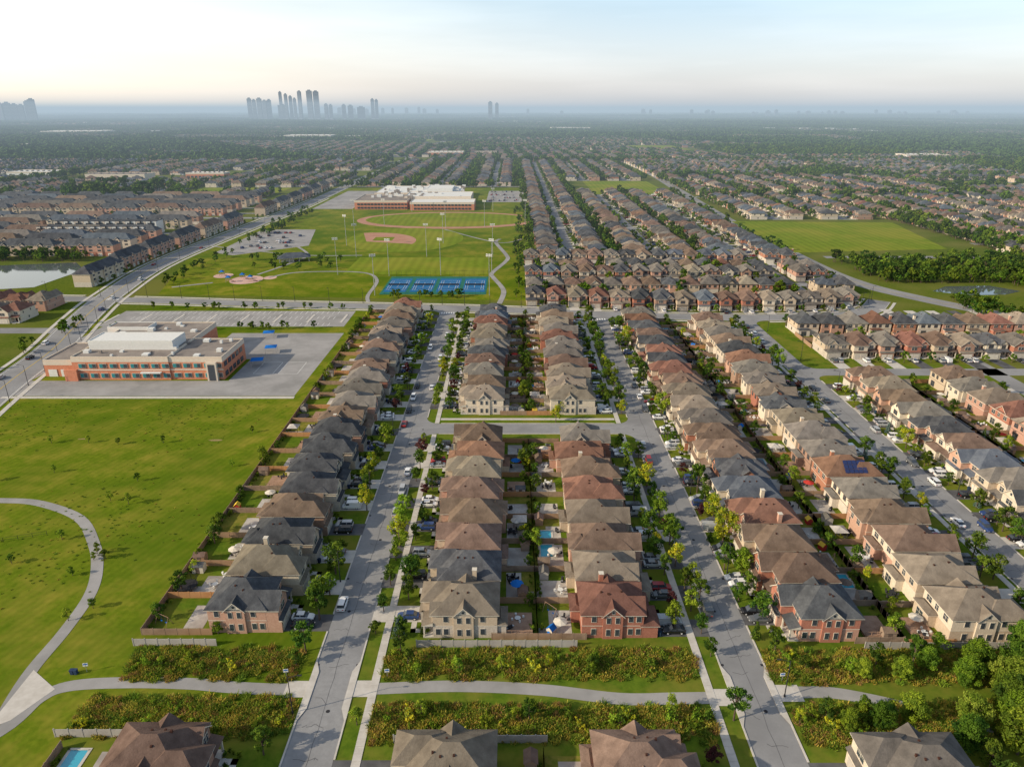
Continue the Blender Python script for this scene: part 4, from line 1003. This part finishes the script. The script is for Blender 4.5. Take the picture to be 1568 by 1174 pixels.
# ---- far neighbourhood blocks
def lowhouse(mb,cx,cy,rot,rr):
    w,d=(5.1,7.5) if rot else (7.5,5.1)
    rm=rr.choices(range(6),[10,24,14,26,8,18])[0]; wm=6+rr.randint(0,3); x0,x1,y0,y1=cx-w,cx+w,cy-d,cy+d
    for q in(((x0,y0),(x1,y0)),((x1,y0),(x1,y1)),((x1,y1),(x0,y1)),((x0,y1),(x0,y0))):
        (a,b),(c,d_)=q; mb.face([(a,b,0),(c,d_,0),(c,d_,5.9),(a,b,5.9)],wm)
    x0-=.4;x1+=.4;y0-=.4;y1+=.4
    if w>d: h=(y1-y0)/2;a=(x0+h,cy,5.9+.62*h);b=(x1-h,cy,5.9+.62*h); F=[[(x0,y0),(x1,y0),b,a],[(x1,y1),(x0,y1),a,b],[(x1,y0),(x1,y1),b],[(x0,y1),(x0,y0),a]]
    else: h=(x1-x0)/2;a=(cx,y0+h,5.9+.62*h);b=(cx,y1-h,5.9+.62*h); F=[[(x1,y0),(x1,y1),b,a],[(x0,y1),(x0,y0),a,b],[(x0,y0),(x1,y0),a],[(x1,y1),(x0,y1),b]]
    for q in F: mb.face([(*p,5.85) if len(p)==2 else p for p in q],rm)
PR={k:mat('far_shingle_'+k,roofs[k][0]) for k in RK}
PMATS=[PR[k] for k in RK]+[M['wall_'+k] for k in('rose','tan','stone','brown')]+[M['asphalt'],M['leafF'],M['leafF'],M['offwhite'],M['lawn']]
def lowtree(mb,x,y,s,rng):
    cent=[(x+rng.normal()*s*1.0,y+rng.normal()*s*1.0,s*rng.uniform(1.2,2.6)) for _ in range(3)]
    for A in leafquads(rng,cent,[s*1.6]*3,6,s*.85):
        for q in A: mb.face([tuple(p) for p in q],11)
def patch(i,kind):
    rr=random.Random(300+i); rng=np.random.default_rng(300+i); mb=MB()
    if kind=='sub':
        for sx in(-33,33):
            mb.flat(sx-4,sx+4,-70,70,.3,10)
            for k in range(12):
                y=-66+12*k
                for s in(-17.5,17.5):
                    if rr.random()<.84: lowhouse(mb,sx+s,y,False,rr)
                    for _ in range(2):
                        if rr.random()<.85: lowtree(mb,sx+s*1.75+rr.uniform(-3,3),y+rr.uniform(-6,6),rr.uniform(1.8,3.4),rng)
                    if rr.random()<.8: lowtree(mb,sx+s*.37,y+6,rr.uniform(1.4,3.0),rng)
        mb.flat(-66,66,66,72,.35,10)
    elif kind=='wood':
        for _ in range(190): lowtree(mb,rr.uniform(-68,68),rr.uniform(-70,70),rr.uniform(2.8,4.8),rng)
    elif kind=='ind':
        mb.flat(-64,64,-68,68,.3,10)
        mb.box(-52,rr.uniform(-10,30),-45,rr.uniform(-20,20),0,rr.uniform(7,10),13 if i%2 else 10)
        for _ in range(70): lowtree(mb,rr.uniform(-66,66),rr.choice([-67,67,-60,40,50,60]),rr.uniform(1.8,3.2),rng)
    elif kind=='mix':
        for _ in range(120): lowtree(mb,rr.uniform(-66,66),rr.uniform(-70,70),rr.uniform(2.2,3.8),rng)
        for _ in range(16): lowhouse(mb,rr.uniform(-60,60),rr.uniform(-60,60),rr.random()<.5,rr)
    return mb.mesh('patch_%s_%d'%(kind,i),PMATS)
Cs=coll_of('suburb_blocks',[('suburb_block_%d'%i,patch(i,'sub')) for i in range(5)])
Cw=coll_of('wood_blocks',[('wood_block_%d'%i,patch(i+10,'wood')) for i in range(2)])
Ci=coll_of('industrial_blocks',[('industrial_block_%d'%i,patch(i+20,'ind')) for i in range(3)])
Cm=coll_of('treed_blocks',[('treed_block_%d'%i,patch(i+30,'mix')) for i in range(3)])
ps,pw,pi_,pm_=[],[],[],[]
def cls(x,y): return math.sin(x*.0021+1.3)*math.cos(y*.0016+.6)+.6*math.sin(x*.0053+y*.004)+.4*R.uniform(-1,1)
def far(y0,y1,s):
    y=y0+71*s
    while y<y1:
        x=-(.76*y+100)
        while x<.76*y+100:
            if not(excl(x,y)):
                n=cls(x,y); right=x>.22*y
                rs=R.choice([0,PI]) if math.sin(x*.004+1)*math.sin(y*.005)>-.1 else R.choice([PI/2,-PI/2])
                q=(x,y,0,rs,s,R.randint(0,4))
                creek=abs(y-(2750+350*math.sin(x*.0016)))<95 or abs(y-(4300+500*math.sin(x*.0009+2)))<110 or abs(x-(1100+.35*(y-1500)+160*math.sin(y*.004)))<150 or abs(x+(700+.4*(y-1500)+160*math.sin(y*.003)))<90
                if 480<x<930 and 1650<y<2060: pass
                elif creek or n>.95 or (right and n>.0 and y>1700): pw.append(q)
                elif n<-1.25 : pi_.append(q)
                elif n>.15 or (y>3000 and R.random()<.6): pm_.append(q)
                else: ps.append(q)
            x+=134*s
        y+=144*s
far(1515,5000,1.0); far(5000,9000,1.5); far(9000,16000,2.4)
instancer('distant_neighbourhood',ps,Cs); instancer('distant_woods',pw,Cw); instancer('distant_industrial_area',pi_,Ci); instancer('distant_treed_area',pm_,Cm)
# ---- skyline towers
M['tower']=mat('tower_concrete',(.17,.19,.22),(.24,.26,.29),.02); M['towerglass']=mat('tower_glass',(.06,.08,.11),rough=.2,spec=.6)
def tower(x,y,w,d,h,nm='high_rise_tower'):
    mb=MB(); mb.box(-w*.55,w*.55,-d*.6,d*.6,0,18,0); n=max(3,int(h/12))
    for k in range(n):
        z=18+(h-18)*k/n; dz=(h-18)/n; mb.box(-w/2,w/2,-d/2,d/2,z,z+dz*.45,0); mb.box(-w/2+1,w/2-1,-d/2+1,d/2-1,z+dz*.45,z+dz,1)
    mb.box(-w/4,w/4,-d/4,d/4,h,h+9,0)
    put(nm,mb.mesh(nm,[M['tower'],M['towerglass']]),(x,y,0),R.uniform(-.2,.2))
def TW(u,top,w,y):
    s=(y+38.6)/124930*107.2
    tower(u*s,y,w*s,26,100+top*s)
for u,t,w in((-779,8,9),(-768,9,9),(-757,7,8),(-747,6,7),(-737,11,7),(-730,14,9)): TW(u,t,w,6500)
for u,t,w in((-399,15,6),(-392,13,5),(-384,15,7),(-376,12,6),(-369,13,6),(-351,24,4),(-343,21,4),(-336,18,5),(-330,15,4),(-322,25,5),(-307,26,8),(-297,25,8),(-283,7,5),(-276,6,5),(-256,6,6),(-246,5,8),(-212,14,5),(-206,13,5),(-33,10,6),(-23,8,5),(-350,6,12),(-230,3,12)): TW(u,t,w,7000)
for i in range(16): TW(R.uniform(-300,-100),R.uniform(-1,3),R.uniform(3,6),R.uniform(9500,11500))
for i in range(10): TW(R.uniform(0,400),R.uniform(-4,0),R.uniform(3,6),R.uniform(9500,11500))
for i in range(24): TW(R.uniform(360,700),R.uniform(-5,-1),R.uniform(4,8),R.uniform(9500,11500))
mb=MB(); mb.tube((0,0,0),(0,0,8.2),.11,.07,0,8); mb.tube((0,0,8.1),(1.9,0,8.6),.05,.04,0,6); mb.box(1.7,2.5,-.14,.14,8.52,8.66,1); mb.tube((0,0,0),(0,0,.5),.2,.16,0,8)
SL=mb.mesh('street_lamp',[M['dark'],M['dark']])
for y in range(60,345,38):
    for X,s in((XA-HW-1.2,0),(XB+HW+1.2,PI),(XC+HW+1.2,PI)): put('street_lamp',SL,(X,y+R.uniform(-3,3),0),s)
for p in fine[::9]: put('street_lamp',SL,(p[0],p[1]+7,0),-PI/2)
for p in collector[6:60:2]: put('street_lamp',SL,(p[0]+9.2,p[1],0),PI)
mb=MB(); sp=math.atan(.7)
for i in range(5):
    for j in range(3):
        u0=-3.2+i*1.25; v0=.9+j*1.35; q=[]
        for (a,b) in((0,0),(1.15,0),(1.15,1.25),(0,1.25)):
            yy=-(5.64)+ (v0+b)*math.cos(sp); q.append((u0+a,yy,5.94+.7*(yy+5.64)+.14))
        mb.face(q,0)
put('solar_panels',mb.mesh('solar_panels',[M['solar']]),(95.2,119.5+11.8*5,0))
# ---- light
EL=math.radians(25); AZ=math.radians(-110)
s=Vector((math.sin(AZ)*math.cos(EL),math.cos(AZ)*math.cos(EL),math.sin(EL)))
ld=bpy.data.lights.new('sun','SUN'); ld.energy=5.0; ld.angle=math.radians(.6); ld.color=(1,.85,.63)
lo=bpy.data.objects.new('sun',ld); lo.rotation_euler=s.to_track_quat('Z','Y').to_euler(); lo.location=(-200,0,200); scene.collection.objects.link(lo)
w=bpy.data.worlds.new('World'); scene.world=w; w.use_nodes=True; N=w.node_tree.nodes; L=w.node_tree.links
bg=N['Background']; sky=N.new('ShaderNodeTexSky'); sky.sky_type='NISHITA'; sky.sun_disc=False; sky.sun_elevation=EL; sky.sun_rotation=AZ%(2*PI)
sky.air_density=1.0; sky.dust_density=1.5; sky.ozone_density=2; sky.altitude=100
L.new(sky.outputs[0],bg.inputs['Color']); bg.inputs['Strength'].default_value=.08
tc_=N.new('ShaderNodeTexCoord'); sx_=N.new('ShaderNodeSeparateXYZ'); L.new(tc_.outputs['Generated'],sx_.inputs[0])
cr=N.new('ShaderNodeValToRGB'); L.new(sx_.outputs['Z'],cr.inputs[0])
e=cr.color_ramp.elements; e[0].position=0; e[0].color=(.58,.53,.54,1); e[1].position=.6; e[1].color=(.13,.18,.24,1)
for p,c in((.03,(.58,.54,.56)),(.07,(.53,.55,.59)),(.125,(.39,.49,.56)),(.28,(.24,.31,.37))): q=e.new(p); q.color=(*c,1)
dt=N.new('ShaderNodeVectorMath'); dt.operation='DOT_PRODUCT'; L.new(tc_.outputs['Generated'],dt.inputs[0]); dt.inputs[1].default_value=(math.sin(math.radians(-72)),math.cos(math.radians(-72)),.1)
mr=N.new('ShaderNodeMapRange'); mr.inputs['From Min'].default_value=.1; mr.inputs['From Max'].default_value=1.0; L.new(dt.outputs['Value'],mr.inputs['Value'])
pw_=N.new('ShaderNodeMath'); pw_.operation='POWER'; pw_.inputs[1].default_value=1.8; L.new(mr.outputs[0],pw_.inputs[0])
gm=N.new('ShaderNodeMix'); gm.data_type='RGBA'; gm.blend_type='ADD'; gm.inputs['B'].default_value=(.90,.66,.32,1); L.new(pw_.outputs[0],gm.inputs['Factor']); L.new(cr.outputs[0],gm.inputs['A'])
cn=N.new('ShaderNodeTexNoise'); cn.inputs['Scale'].default_value=3.0; cn.inputs['Detail'].default_value=4; mp=N.new('ShaderNodeMapping'); mp.inputs['Scale'].default_value=(1,1,9); L.new(tc_.outputs['Generated'],mp.inputs[0]); L.new(mp.outputs[0],cn.inputs['Vector'])
m3=N.new('ShaderNodeMapRange'); m3.inputs['From Min'].default_value=.42; m3.inputs['From Max'].default_value=.72; m3.inputs['To Min'].default_value=0; m3.inputs['To Max'].default_value=.10; L.new(cn.outputs['Fac'],m3.inputs['Value'])
gc_=N.new('ShaderNodeMix'); gc_.data_type='RGBA'; gc_.blend_type='ADD'; gc_.inputs['B'].default_value=(1,.95,.92,1); L.new(m3.outputs[0],gc_.inputs['Factor']); L.new(gm.outputs['Result'],gc_.inputs['A'])
b2=N.new('ShaderNodeBackground'); L.new(gc_.outputs['Result'],b2.inputs['Color']); b2.inputs['Strength'].default_value=1.0
ad=N.new('ShaderNodeAddShader'); L.new(bg.outputs[0],ad.inputs[0]); L.new(b2.outputs[0],ad.inputs[1]); L.new(ad.outputs[0],N['World Output'].inputs['Surface'])
# haze: homogeneous air volume beyond the near blocks, emission standing in for scattered daylight
mb=MB(); mb.box(-45000,45000,420,70000,-20,155)
hm=bpy.data.materials.new('haze'); hm.use_nodes=True; n=hm.node_tree.nodes; l=hm.node_tree.links; n.remove(n['Principled BSDF'])
sg=1.7e-4
va=n.new('ShaderNodeVolumeAbsorption'); va.inputs['Color'].default_value=(0,0,0,1); va.inputs['Density'].default_value=sg
ve=n.new('ShaderNodeEmission'); ve.inputs['Color'].default_value=(.45,.56,.65,1); ve.inputs['Strength'].default_value=sg
aa=n.new('ShaderNodeAddShader'); l.new(va.outputs[0],aa.inputs[0]); l.new(ve.outputs[0],aa.inputs[1]); l.new(aa.outputs[0],n['Material Output'].inputs['Volume'])
mk('haze',mb,[hm])
cd=bpy.data.cameras.new('camera'); cd.sensor_width=36; cd.lens=24.96; cd.clip_start=1; cd.clip_end=150000
co=bpy.data.objects.new('camera',cd); co.location=(0,0,100); co.rotation_euler=(math.radians(90-21.1),0,0); scene.collection.objects.link(co); scene.camera=co
